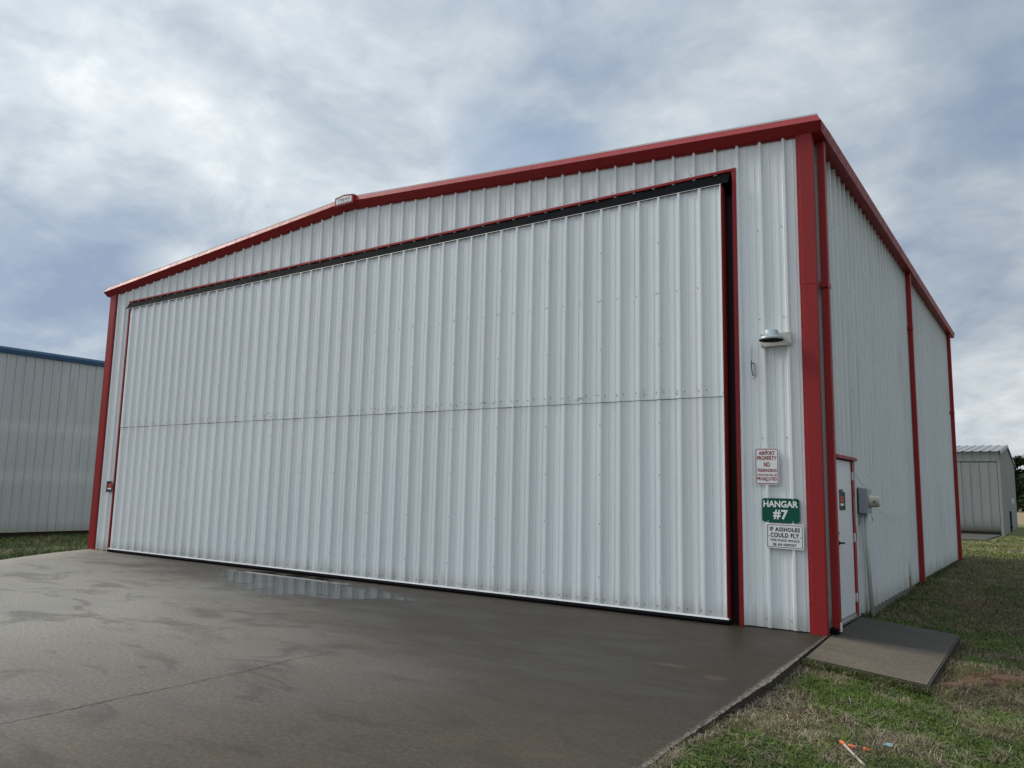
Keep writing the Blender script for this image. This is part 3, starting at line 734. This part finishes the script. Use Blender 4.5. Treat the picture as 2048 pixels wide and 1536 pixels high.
# builder's emblem at the ridge
em = thing('emblem_sign', 'small house-shaped white plaque reading TEJAS at the ridge', 'sign', (RX + .02, -.172, 6.935))
hs = [(-.245, .0), (.245, .0), (.245, .165), (.0, .195), (-.245, .165)]
MB().prism(hs, .06, -.035, lambda u, v, d: (u, d, v)).build('frame', M_red, em)
hi = [(-.208, .028), (.208, .028), (.208, .135), (.0, .163), (-.208, .135)]
MB().prism(hi, -.0352, -.038, lambda u, v, d: (u, d, v)).build('plaque', M_signwhite, em)
letter('TEJAS', .33, .058, 0, .094, -.0395, M_signblack, em, .015, 1.1)
mb = MB()
for i in range(9): mb.add([(-.15+i*.034, -.0395, .042), (-.15+i*.034+.022, -.0395, .042), (-.15+i*.034+.022, -.0395, .056), (-.15+i*.034, -.0395, .056)], [(0, 1, 2, 3)])
mb.build('small_print', M_screw, em)
# curling notices
def notice(label, loc, rotz, curl, w=.215, h=.285, tail=False):
    t_ = thing('notice', label, 'notice', loc, 'for-attention notices'); t_.rotation_euler = (0, 0, rotz)
    del t_['group']
    rows = [[], []]
    cd = lambda u: -.003 - curl*max(0, (u + .02))**2 * 4
    us = [-w/2 + w*i/10 for i in range(11)]
    def sheet(u0, u1, z0, z1, off, m, name):
        uu = [u0 + (u1-u0)*i/10 for i in range(11)]
        MB().strip([[(u, cd(u) - off, z0) for u in uu], [(u, cd(u) - off, z1) for u in uu]]).build(name, m, t_)
    sheet(-w/2, w/2, -h/2, h/2, 0, M_card, 'card')
    sheet(-w/2+.03, w/2-.04, -.02, h/2-.055, .0012, M_orange, 'orange_print')
    sheet(-w/2+.03, w/2-.04, -h/2+.055, -.032, .0012, M_paper, 'paper_box')
    if tail: MB().box((-w/2-.02, -.006, -h/2-.03), (-w/2+.012, -.0035, h/2)).build('tape', M_card, t_)
    else: MB().box((-w/2, -.006, h/2-.012), (w/2-.05, -.0035, h/2+.035)).build('tape', M_card, t_)
    return t_
notice('black and orange notice taped by the far left edge of the big door', (-16.225, -.040, 1.505), 0, .35, w=.27, h=.25, tail=True)
notice('black and orange notice taped to the white side door', (.031, 1.02, 1.575), R(90), .25, w=.235, h=.235)

# wall lamp
lp = thing('wall_light', 'grey dome area light on a white board high beside the door', 'light', (-.462, -.037, 3.60))
MB().box((-.197, -.028, -.083), (.197, 0, .088), .003).build('mounting_board', M_board, lp)
MB().tube([(0.02, -.026, .05), (0.0, -.20, .05)], .03, 10).build('arm', M_lampgrey, lp)
MB().lathe([(.150, -.042), (.154, -.036), (.150, -.016), (.134, .004), (.106, .016), (.098, .018), (.097, .032), (.090, .036), (.088, .078), (.078, .086), (.02, .088)], 32, 'z', (0, -.215, 0)).build('lamp_shade', M_lampgrey, lp, smooth=True)
MB().lathe([(.1485, -.0425), (.12, -.0435), (.03, -.0440)], 32, 'z', (0, -.215, 0)).build('lens', M_lampdark, lp)  # black cap drawn for the shaded hollow under the lamp
for (u, v) in ((-.17, .07), (-.17, -.065), (.17, .07), (.17, -.065)): MB().lathe([(.008, -.028), (.006, -.033), (.002, -.034)], 8, 'y', (u, 0, v)).build('bolt', M_screw, lp)
# dangling door hook
hk = thing('hook', 'thin black pull hook on a grey plate beside the big door', 'hook', (-.765, -.006, 3.13))
MB().box((-.004, -.012, .03), (.022, 0, .19), .002).build('plate', M_alu, hk)
MB().tube([(.012, -.05, .0), (-.006, -.052, .05), (-.014, -.052, .12), (-.016, -.05, .20), (-.016, -.05, .225)], .0055, 6).tube([(-.016, -.05, .195), (.012, -.012, .185)], .006, 6).build('rod', M_lampdark, hk)
MB().tube([(-.016, -.035, .225), (-.018, -.008, .42)], .0022, 5).build('cord', M_lampdark, hk)
MB().lathe([(.004, -.018), (.014, -.010), (.015, 0), (.012, .012), (.004, .016)], 10, 'z', (.010, -.045, .0)).build('knob', M_alu, hk, smooth=True)
# meter box
mbx = thing('electric_meter', 'grey electric meter box with round cream meter on the side wall', 'meter', (.034, 2.16, 0))
MB().box((.0, -.17, 1.395), (.012, .17, 1.765)).build('gap_shadow_plate', M_card, mbx)  # black sheet drawn as the shadow gap behind the box
MB().box((.012, -.155, 1.405), (.125, .155, 1.755), .005).build('box', M_boxgrey, mbx)
MB().box((.125, -.15, 1.41), (.131, .15, 1.75), .002).build('cover', M_boxgrey, mbx)
MB().lathe([(.095, .131), (.095, .15), (.083, .156), (.080, .235), (.077, .255), (.066, .262), (.02, .263)], 28, 'x', (0, .0, 1.575)).build('meter', M_cream, mbx, smooth=True)
MB().box((.19, -.083, 1.560), (.225, -.079, 1.577)).build('display', M_card, mbx)
MB().tube([(.055, .04, 1.40), (.065, .05, .9), (.10, .07, -.06)], .030, 12).build('conduit', M_pvc, mbx, smooth=True)
MB().tube([(.055, .04, 1.40), (.055, .04, 1.36)], .036, 12).build('conduit_collar', M_boxgrey, mbx)
MB().tube([(.045, -.07, 1.40), (.045, -.045, .9), (.045, .0, .3), (.045, .02, -.04)], .012, 8).build('conduit', M_pvc, mbx, smooth=True)
MB().tube([(.03, -.09, 1.40), (.015, -.12, 1.32), (.01, -.16, 1.24)], .005, 6).build('ground_wire', M_card, mbx)
MB().box((.15, .0, 1.30), (.165, .025, 1.335)).tube([(.157, .012, 1.335), (.13, .012, 1.40)], .004, 5).build('seal_tag', M_boxgrey, mbx)
# slack cables
cb = MB().tube([(.16, 2.1, 1.76), (.10, 1.95, 1.83), (.07, 1.80, 1.93), (.055, 1.70, 1.96)], .0035, 5).build('cable', M_cable); tag(cb, 'thin slack cable from the meter box up to the side door hinge', 'cable')
pts = [(.05 + .02*math.sin(q*3.1), 2.5 + 4.95*q, 1.62 - .42*math.sin(math.pi*q*.8) + .25*q*q) for q in [i/14 for i in range(15)]]
cb = MB().tube(pts, .003, 5).build('cable', M_cable); tag(cb, 'thin slack cable drooping along the side wall to the middle downspout', 'cable')
cb = MB().tube([(.054, 1.672, 1.62), (.056, 1.68, 1.40), (.058, 1.72, 1.22), (.056, 1.79, 1.05)], .0045, 5).build('cable', M_cable); tag(cb, 'short pale cord hanging on the red side door frame', 'cable')

# ------------------------------------------------------------------ blue-trimmed hangar at the left
bh = thing('hangar', 'weathered grey hangar with blue trim at the left', 'hangar', (-27, 5.2, -.35))
def B(o): o.parent = bh; o.location = Vector(o.location) - Vector(bh.location); return o
BX, BY0, BY1, BZ0, BE = -27.0, -10.1, 5.18, -.17, 5.95
n = 0; y1 = BY1
bl = 1.78 - PITCH*2
while y1 > BY0 + .1:
    y0_ = max(BY0, y1 - pw if n else 1.78 + .034 + pw*3 - 0.0)
    if n == 0:
        y0_ = 1.78 + PITCH*9 + .034
    B(panel(ribs(y0_, y1, 1.78, h=.038, mh=.003), BZ0, BE, lambda u, d, z: (BX + d, u, z)).build('wall_panel', M_blue_sheet)); y1 = y0_; n += 1
B(MB().box((BX-.4, BY0, -.6), (BX-.12, BY1-.02, BZ0+.02)).build('footing', M_side_dirt_shade))  # dark colour stands for the shadow gap under the wall
PB = [(.0, 0.), (.12, .0), (.15, -.08), (.09, -.21), (.0, -.22)]
B(MB().strip([[(BX+o, BY0, 6.12+d) for o, d in PB], [(BX+o, BY1+.12, 6.12+d) for o, d in PB]]).build('eave_trim', M_bluetrim))
B(MB().prism([(BX-.1, BY1-.06), (BX+.06, BY1-.06), (BX+.06, BY1+.05), (BX-.1, BY1+.05)], BZ0-.02, 5.94, lambda u, v, d: (u, v, d)).build('corner_trim', M_bluetrim))
B(panel(ribs(BX-16, BX, 0, minor=False), BZ0, lambda u: 6.05 + .0833*(8-abs(u-(BX-8))), lambda u, d, z: (u, BY1 + d, z)).build('gable_wall', M_blue_sheet))
B(panel(ribs(BX-16, BX, 0, minor=False), BZ0, lambda u: 6.05 + .0833*(8-abs(u-(BX-8))), lambda u, d, z: (u, BY0 - d, z)).build('gable_wall', M_blue_sheet))
B(panel(ribs(BY0, BY1, 0, minor=False), BZ0, 6.0, lambda u, d, z: (BX-16-d, u, z)).build('far_side_wall', M_blue_sheet))
for xa, xb in ((BX+.1, BX-8), (BX-16.1, BX-8)):
    pr = ribs(BY0-.1, BY1+.1, 0, minor=False)
    B(MB().strip([[(xa, u, 6.125+d*.02) for u, d in pr], [(xb, u, 6.13+.0833*8.1+d) for u, d in pr]]).build('roof', M_bright))

# ------------------------------------------------------------------ small grey hangar behind
gh = thing('hangar', 'small bare galvanised hangar standing behind on the right', 'hangar', (0, 37.3, -.12))
def Gp(o): o.parent = gh; o.location = Vector(o.location) - Vector(gh.location); return o
GX1, GX0, GY0, GY1, GE, GPk = 0.0, -13.0, 37.3, 53.3, 4.12, 4.88
GYm = (GY0+GY1)/2
gz = lambda y: GPk - (GPk-GE)*abs(y-GYm)/(GYm-GY0)
w_ = .406
n = 0; x1 = GX1 - .13
prof_door = [(0, .0), (w_*.5, .0), (w_-.02, .0), (w_-.012, .022), (w_, .0)]
x = x1 - .0
while x > -12.3:
    rows = []
    for z, yo in ((3.57, 0), (2.2, .0), (.75, .0), (.52, .01), (.33, .035), (.18, .08), (.06, .15), (.0, .22)):
        rows.append([(x - w_ + u, GY0 - .05 - d + yo, z + .0) for u, d in prof_door])
    Gp(MB().strip(rows).build('door_panel', M_galv))
    x -= w_
Gp(MB().box((-12.3, GY0+.12, -.1), (GX1-.14, GY0+.2, 3.5)).build('door_backing', M_inner))
x = GX1
while x > -12.9:
    Gp(MB().strip([[(x - w_ + u, GY0 - .06 - d, z) for u, d in prof_door] for z in (3.62, 4.06)]).build('header_panel', M_galv)); x -= w_
Gp(MB().box((-.115, GY0-.07, -.2), (0.0, GY0+.1, 3.615)).build('corner_post', M_galv))
Gp(MB().box((-13, GY0-.08, 4.061), (.02, GY0+.02, 4.12)).build('eave_strip', M_galv))
y = GY0 + .1
while y < GY1 - .05:
    y2 = min(y + pw, GY1); Gp(panel(ribs(y, y2, GY0+.1, h=.02), -.2, lambda u: gz(u) - .03, lambda u, d, z: (GX1 - .02 + d, u, z)).build('wall_panel', M_galv)); y = y2
Gp(MB().strip([[(GX1-13, GY0, -.2), (GX1-13, GYm, -.2), (GX1-13, GY1, -.2)], [(GX1-13, GY0, gz(GY0)), (GX1-13, GYm, gz(GYm)), (GX1-13, GY1, gz(GY1))]]).build('far_side_wall', M_galv))
Gp(panel(ribs(-13, 0, 0, minor=False), -.2, GE-.03, lambda u, d, z: (u, GY1 + d, z)).build('rear_wall', M_galv))
for ya, yb in ((GY0-.22, GYm), (GY1+.22, GYm)):
    pr = ribs(-13.2, .06, 0, pitch=w_, h=.045, wb=.05, wt=.02, minor=False)
    Gp(MB().strip([[(u, ya, gz(ya)+.03+d) for u, d in pr], [(u, yb, gz(yb)+.03+d) for u, d in pr]]).build('roof', M_galvroof))
Gp(MB().strip([[(.06, GY0-.22, gz(GY0-.22)+.03), (.06, GYm, gz(GYm)+.03), (.06, GY1+.22, gz(GY1+.22)+.03)], [(.065, GY0-.22, gz(GY0-.22)-.12), (.065, GYm, gz(GYm)-.12), (.065, GY1+.22, gz(GY1+.22)-.12)]]).build('rake_trim', M_galv))
cd_ = thing('conduit', 'dark pipe standing against the side of the small grey hangar', 'pipe', (.06, 43.6, -.15))
MB().tube([(0, 0, 0), (0, 0, 1.12)], .05, 8).build('pipe', M_card, cd_); MB().box((-.06, -.12, 1.12), (.06, .12, 1.18)).box((-.06, -.14, .22), (.07, .14, .30)).build('bracket', M_card, cd_)
bx_ = MB().box((-.03, -.22, -.13), (.09, .22, .13), .02).box((-.03, -.19, -.2), (.06, .19, -.135), .01).build('utility_box', M_bright, None, (.05, 46.2, 1.62)); tag(bx_, 'small white box mounted on the side of the grey hangar', 'box')
fs = MB().prism([(-.15, 37.2), (-13, 37.2), (-13, 30.6), (-.4, 30.6)], -.3, -.10, lambda u, v, d: (u, v, d)).build('apron', M_farslab); tag(fs, 'patchy pale concrete pad in front of the small grey hangar', kind='structure')

# ------------------------------------------------------------------ trees beyond the field
def tree_meshes(seed, h, rx):
    rn = random.Random(seed)
    tr = MB().tube([(0, 0, 0), (.1, .1, h*.3), (-.1, .05, h*.62)], [.32, .24, .08], 8)
    cl = []
    for i in range(34):
        a = rn.uniform(0, 6.28); q = rn.uniform(.10, 1.0); rr_ = rx*(1 - .55*q)*rn.uniform(.35, 1.0)
        c = (math.cos(a)*rr_, math.sin(a)*rr_, h*q*.93); cl.append((c, rn.uniform(.8, 1.6)*(1.2-.5*q)))
        tr.tube([(0, 0, min(h*.6, c[2]*.6)), (c[0]*.6, c[1]*.6, c[2]*.9), c], [.09, .05, .02], 5)
    lv = []; lf = []
    for (c, r) in cl:
        for k in range(330):
            d = Vector((rn.gauss(0, 1), rn.gauss(0, 1), rn.gauss(0, .7))).normalized()*r*rn.uniform(.3, 1.05)
            p = Vector(c) + d; a = Vector((rn.gauss(0, 1), rn.gauss(0, 1), rn.gauss(0, 1))).normalized(); b = a.orthogonal().normalized(); s_ = rn.uniform(.14, .30)
            k0 = len(lv); lv += [p - a*s_, p + b*s_*.6, p + a*s_, p - b*s_*.6]; lf.append((k0, k0+1, k0+2, k0+3))
    return tr.me(), mesh(lv, lf)
TM = [tree_meshes(11, 8.2, 3.2), tree_meshes(12, 9.5, 3.6), tree_meshes(13, 7.2, 3.4)]
words = ['first', 'second', 'third', 'fourth', 'fifth', 'sixth', 'seventh', 'eighth', 'ninth', 'tenth', 'eleventh', 'twelfth']
for i in range(12):
    tx = -14 + i*2.6 + random.uniform(-.6, .6); ty = 146 + random.uniform(-5, 8)
    o = thing('tree', 'dark tree at the far edge of the field, %s from the left in its row' % words[i], 'tree', (tx, ty, -.15), 'trees beyond the field')
    o.rotation_euler = (0, 0, random.uniform(0, 6.28)); s_ = random.uniform(.9, 1.12); o.scale = (s_, s_, s_)
    tm, lm_ = TM[i % 3]
    obj('trunk', tm, M_bark, o); obj('crown', lm_, M_leaf, o)

# ------------------------------------------------------------------ grass
def blades(name, label, P0, h, w, lean, curl, colA, colB, dark=.6):
    n = len(P0)
    th = RNG.uniform(0, 2*np.pi, n); ph = RNG.uniform(0, 2*np.pi, n)
    dx, dy = np.cos(th), np.sin(th); sx, sy = np.cos(ph), np.sin(ph)
    ln = lean*RNG.uniform(.3, 1.4, n); cu_ = curl*RNG.uniform(.4, 1.3, n)
    V = np.zeros((n, 5, 3))
    base = P0
    m = base + np.stack([dx*ln*h*.5, dy*ln*h*.5, h*.55*np.sqrt(np.maximum(.06, 1-np.minimum(ln, 1)**2*.8))], 1)
    tp = m + np.stack([dx*(ln+cu_)*h*.6, dy*(ln+cu_)*h*.6, h*.45*np.maximum(-.45, 1-ln*.6-cu_*1.1)], 1)
    off = np.stack([sx*w, sy*w, np.zeros(n)], 1)*.5
    V[:, 0] = base-off; V[:, 1] = base+off; V[:, 2] = m-off*.8; V[:, 3] = m+off*.8; V[:, 4] = tp
    V = V.reshape(-1, 3)
    me = bpy.data.meshes.new(name); me.vertices.add(n*5); me.vertices.foreach_set('co', V.ravel())
    idx = np.array([0, 1, 3, 2, 2, 3, 4]); li = (np.arange(n)[:, None]*5 + idx[None, :]).ravel()
    me.loops.add(n*7); me.loops.foreach_set('vertex_index', li.astype(np.int32))
    me.polygons.add(n*2); ls = (np.arange(n)[:, None]*7 + np.array([0, 4])[None, :]).ravel(); me.polygons.foreach_set('loop_start', ls.astype(np.int32))
    q = RNG.uniform(0, 1, n)[:, None]; col = np.array(colA)[None]*(1-q) + np.array(colB)[None]*q
    col = col*RNG.uniform(.75, 1.25, n)[:, None]*(.52 + .55*vnoise(P0[:, 0], P0[:, 1], 1.7, 21) + .42*vnoise(P0[:, 0], P0[:, 1], 5.5, 22))[:, None]
    cc = np.ones((n, 5, 4)); cc[:, :, :3] = col[:, None, :]
    me.update(calc_edges=True)
    a = me.color_attributes.new('col', 'FLOAT_COLOR', 'POINT'); a.data.foreach_set('color', cc.ravel())
    me.validate()
    return tag(obj(name, me, M_blade), label, kind='stuff')
def scatter(x0, x1, y0, y1, dens):
    n = int((x1-x0)*(y1-y0)*dens); x = RNG.uniform(x0, x1, n); y = RNG.uniform(y0, y1, n); return x, y
def ok(x, y):
    e = .085 - .036*y
    front = (y < 0) & (x > e + .015)
    sl_ = (x > -.02) & (x < 1.28) & (y > -1.46) & (y < 1.96)
    side = (y >= 0) & (x > .045)
    return (front | side) & ~sl_
def P3(x, y, dz=-.004): return np.stack([x, y, G(x, y) + dz], 1)
GREENS = [(.53, -2.25, .30), (.84, -1.65, .22), (1.22, -1.85, .25), (.30, -4.5, .28), (1.15, -3.05, .42), (1.69, 7.6, .9), (1.95, -3.5, .5), (.5, 2.25, .45), (1.55, .9, .35), (.35, -5.3, .4), (.75, -4.7, .55), (1.7, -4.6, .5), (1.5, 2.5, .5), (.9, 3.6, .5), (.55, 5.2, .5), (2.2, -1.9, .4), (1.0, -2.5, .3)]
def greenness(x, y):
    g = np.zeros_like(x)
    for a, b, r in GREENS: g = np.maximum(g, np.exp(-((x-a)**2 + (y-b)**2)/(r*r)))
    return np.clip(g*.75 + (vnoise(x, y, 2.1, 8)-.5)*.8 + (vnoise(x, y, 6., 9)-.5)*.7 + (vnoise(x, y, 15., 11)-.5)*.5 + .34, .08, .95)
def bare(x, y):
    b = np.exp(-((x-1.6)**2/.30 + (y+.35)**2/.9))
    b = np.maximum(b, .8*np.exp(-((x-.86)**2 + (y+3.45)**2)/.05)); b = np.maximum(b, .75*np.exp(-((x-.60)**2+(y+3.15)**2)/.04)); b = np.maximum(b, .9*np.exp(-((x-1.12)**2+(y+4.18)**2)/.02))
    return np.clip(b + (vnoise(x, y, 3., 6)-.5)*.5, 0, 1)
# near lawn
x, y = scatter(.1, 3.4, -7.6, 2.2, 5200); k = ok(x, y); x, y = x[k], y[k]
g = greenness(x, y); bb = bare(x, y); u = RNG.uniform(0, 1, len(x))
kg = (u < g*1.0) & (RNG.uniform(0, 1, len(x)) > bb)
xa, ya = x[kg], y[kg]; n = len(xa)
blades('grass', 'short green lawn grass beside the apron and slab', P3(xa, ya), RNG.uniform(.03, .08, n), RNG.uniform(.0035, .0075, n), .7, .5, (.055, .105, .010), (.15, .20, .035))
kd = (~kg) & (RNG.uniform(0, 1, len(x)) > bb*.85) & (RNG.uniform(0, 1, len(x)) < .75)
xa, ya = x[kd], y[kd]; n = len(xa)
blades('dry_grass', 'matted dry straw grass beside the apron and slab', P3(xa, ya), RNG.uniform(.035, .10, n), RNG.uniform(.003, .006, n), 1.2, .75, (.075, .050, .032), (.38, .31, .21))
# long straw tufts that flop over
cx_, cy_ = scatter(.2, 3.0, -6.6, .4, 6.5); k = ok(cx_, cy_) & (bare(cx_, cy_) < .7); cx_, cy_ = cx_[k], cy_[k]
m_ = 46; xa = np.repeat(cx_, m_) + RNG.normal(0, .035, len(cx_)*m_); ya = np.repeat(cy_, m_) + RNG.normal(0, .035, len(cx_)*m_); k = ok(xa, ya); xa, ya = xa[k], ya[k]; n = len(xa)
blades('dry_grass', 'long floppy straw tufts standing out of the lawn', P3(xa, ya), RNG.uniform(.07, .16, n), RNG.uniform(.003, .006, n), 1.0, .95, (.13, .095, .06), (.42, .35, .25))
# straw hanging over the apron and slab edges
ya = RNG.uniform(-7, -1.3, 2600); xa = .085 - .036*ya + .02 + np.abs(RNG.normal(0, .03, 2600)); n = len(xa)
blades('dry_grass', 'dead straw fringe along the edge of the apron', P3(xa, ya), RNG.uniform(.05, .13, n), RNG.uniform(.003, .006, n), 1.0, .8, (.10, .075, .05), (.40, .33, .24))
xa = RNG.uniform(.12, 1.32, 900); ya = -1.475 - np.abs(RNG.normal(0, .03, 900)); n = len(xa)
blades('grass', 'green fringe along the near edge of the slab', P3(xa, ya), RNG.uniform(.06, .16, n), RNG.uniform(.004, .010, n), .7, .7, (.05, .08, .012), (.17, .17, .06))
ya = RNG.uniform(-1.4, 2.0, 1500); xa = 1.285 - .012*ya + np.abs(RNG.normal(0, .035, 1500)); n = len(xa)
blades('dry_grass', 'brown grass fringe along the outer edge of the slab', P3(xa, ya), RNG.uniform(.05, .13, n), RNG.uniform(.004, .009, n), .7, .7, (.06, .055, .02), (.22, .18, .10))
# low broad clover leaves in the greenest patches
x, y = scatter(.1, 3.2, -7.2, 3.2, 2600); k = ok(x, y) & (greenness(x, y) > .62) & (bare(x, y) < .4); x, y = x[k], y[k]; n = len(x)
blades('clover', 'low clover growing in the greener patches of the lawn', P3(x, y, .006), RNG.uniform(.018, .04, n), RNG.uniform(.008, .016, n), .9, .8, (.040, .09, .012), (.10, .16, .035))
# shaded side lawn
x, y = scatter(.04, 4.2, 2.0, 17, 1500); k = ok(x, y); x, y = x[k], y[k]; g = greenness(x, y); u = RNG.uniform(0, 1, len(x)); kg = u < g*.8 + .1
xa, ya = x[kg], y[kg]; n = len(xa)
blades('grass', 'green grass growing in the shade along the side wall', P3(xa, ya), RNG.uniform(.03, .085, n), RNG.uniform(.005, .011, n), .8, .5, (.050, .09, .014), (.11, .145, .035))
xa, ya = x[~kg], y[~kg]; n = len(xa)
blades('dry_grass', 'brown dry grass growing in the shade along the side wall', P3(xa, ya), RNG.uniform(.035, .10, n), RNG.uniform(.004, .009, n), 1.0, .7, (.12, .09, .055), (.24, .19, .12))
# weeds against the footing
yy = np.concatenate([RNG.normal(c, s_, 260) for c, s_ in ((2.2, .18), (7.7, .25), (9.0, .35), (9.9, .3), (11, .8), (13, .9), (5.2, .9))]); xx = .05 + np.abs(RNG.normal(0, .06, len(yy)))
k = ok(xx, yy); xx, yy = xx[k], yy[k]; n = len(xx)
blades('weeds', 'clumps of weeds against the foot of the side wall', P3(xx, yy), RNG.uniform(.05, .15, n), RNG.uniform(.007, .015, n), .6, .6, (.03, .06, .014), (.08, .10, .03))
# farther lawn and the strip by the blue hangar
x, y = scatter(-3.5, 6, 15.6, 37, 190); k = ~((x < -.05) & (y > 30.4)) & ~((x < .1) & (y < 15.6)); x, y = x[k], y[k]; n = len(x); q = vnoise(x, y, .5, 3) + RNG.uniform(-.25, .25, n)
kg = q > .42
for nm, lb, kk, ca, cb_ in (('grass', 'sunlit green grass between the two hangars on the right', kg, (.10, .13, .025), (.17, .19, .05)), ('dry_grass', 'sunlit dry grass between the two hangars on the right', ~kg, (.22, .19, .10), (.34, .29, .16))):
    xa, ya = x[kk], y[kk]; blades(nm, lb, P3(xa, ya), RNG.uniform(.04, .11, len(xa)), RNG.uniform(.012, .03, len(xa)), .8, .5, ca, cb_)
x, y = scatter(-27.2, -13.5, -6.5, 6.2, 330); k = (x < -17.1) | ((y < 0) & (x < -16.95 - .6*y - .12)); x, y = x[k], y[k]; n = len(x); kg = vnoise(x, y, .8, 5) + RNG.uniform(-.3, .3, n) > .36
for nm, lb, kk, ca, cb_ in (('grass', 'green grass strip in front of the blue trimmed hangar', kg, (.055, .095, .02), (.12, .165, .045)), ('dry_grass', 'dry grass strip in front of the blue trimmed hangar', ~kg, (.18, .15, .09), (.28, .24, .14))):
    xa, ya = x[kk], y[kk]; blades(nm, lb, P3(xa, ya), RNG.uniform(.07, .20, len(xa)), RNG.uniform(.008, .02, len(xa)), .6, .5, ca, cb_)

# ------------------------------------------------------------------ litter
def gz1(x, y): return float(G(np.array([x]), np.array([y]))[0])
M_or = mat('orange_plastic', color=(.58, .14, .05), rough=.5); M_teal = mat('teal_foil', color=(.24, .42, .42), rough=.5); M_stake = mat('pale_wood', lambda t, b: t.links.new(mixc(t, noise(t, scaled(t, pos(t), (30, 8, 30)), 1., 3), (.50, .46, .36), (.36, .32, .24)), b.inputs['Base Color']), rough=.7)
def crumple(sx, sy, sz, seed):
    bm = bmesh.new(); bmesh.ops.create_icosphere(bm, subdivisions=2, radius=1); rn = random.Random(seed)
    for v in bm.verts: v.co = Vector((v.co.x*sx, v.co.y*sy, v.co.z*sz))*rn.uniform(.72, 1.2)
    me = bpy.data.meshes.new('c'); bm.to_mesh(me); bm.free(); return me
sk = thing('survey_stake', 'pale thin stake with an orange tip lying in the grass', 'stake', (1.107, -4.199, gz1(1.107, -4.199) + .045))
MB().tube([(.0, .0, .0), (.09, -.16, -.005), (.20, -.37, .0)], .0085, 8).build('rod', M_stake, sk)
MB().tube([(-.028, .035, .003), (-.012, .018, .001), (.012, -.012, 0)], [.012, .016, .012], 8).build('tip', M_or, sk, smooth=True)
o = obj('ribbon', crumple(.030, .018, .014, 3), M_or, sk, (.045, .005, -.008))
o = obj('ribbon_scrap', crumple(.022, .016, .010, 5), M_or, None, (1.245, -4.19, gz1(1.245, -4.19) + .035)); tag(o, 'small orange ribbon scrap in the grass right of the stake', 'scrap')
pm_ = MB().strip([[(.0 + .02*i, 0.002*(-1)**i, .004*(i % 2)) for i in range(4)], [(.0 + .02*i + .004, .035, .010 + .004*((i+1) % 2)) for i in range(4)], [(.0 + .02*i, .06 - .006*i, .002) for i in range(4)]])
o = pm_.build('foil_scrap', M_teal, None, (1.30, -3.93, gz1(1.32, -3.9) + .035)); tag(o, 'crumpled teal wrapper scrap in the brown grass', 'scrap')
# clay clods right of the slab
M_clay = mat('clay', lambda t, b: (t.links.new(mixc(t, noise(t, pos(t), 30, 4), (.06, .033, .018), (.14, .08, .045)), b.inputs['Base Color']), bump(t, b, noise(t, pos(t), 60, 4), .6, .02)), rough=.95)
for i, (cx_, cy_, sx, sy, sz, lab) in enumerate([(1.50, -1.12, .15, .10, .035, 'low reddish clay clod off the near corner of the slab'), (1.62, -.55, .22, .12, .045, 'largest reddish clay clod right of the slab'), (1.92, -.30, .20, .12, .04, 'flat reddish clay clod at the right edge of the picture'), (1.48, .35, .10, .08, .03, 'small reddish clay clod beside the middle of the slab'), (1.62, 1.05, .11, .08, .03, 'small reddish clay clod beside the far corner of the slab')]):
    me = crumple(sx, sy, sz, 20+i); me.polygons.foreach_set('use_smooth', [True]*len(me.polygons))
    o = obj('soil_clod', me, M_clay, None, (cx_, cy_, gz1(cx_, cy_) - .004)); tag(o, lab, 'clod', 'soil clods')
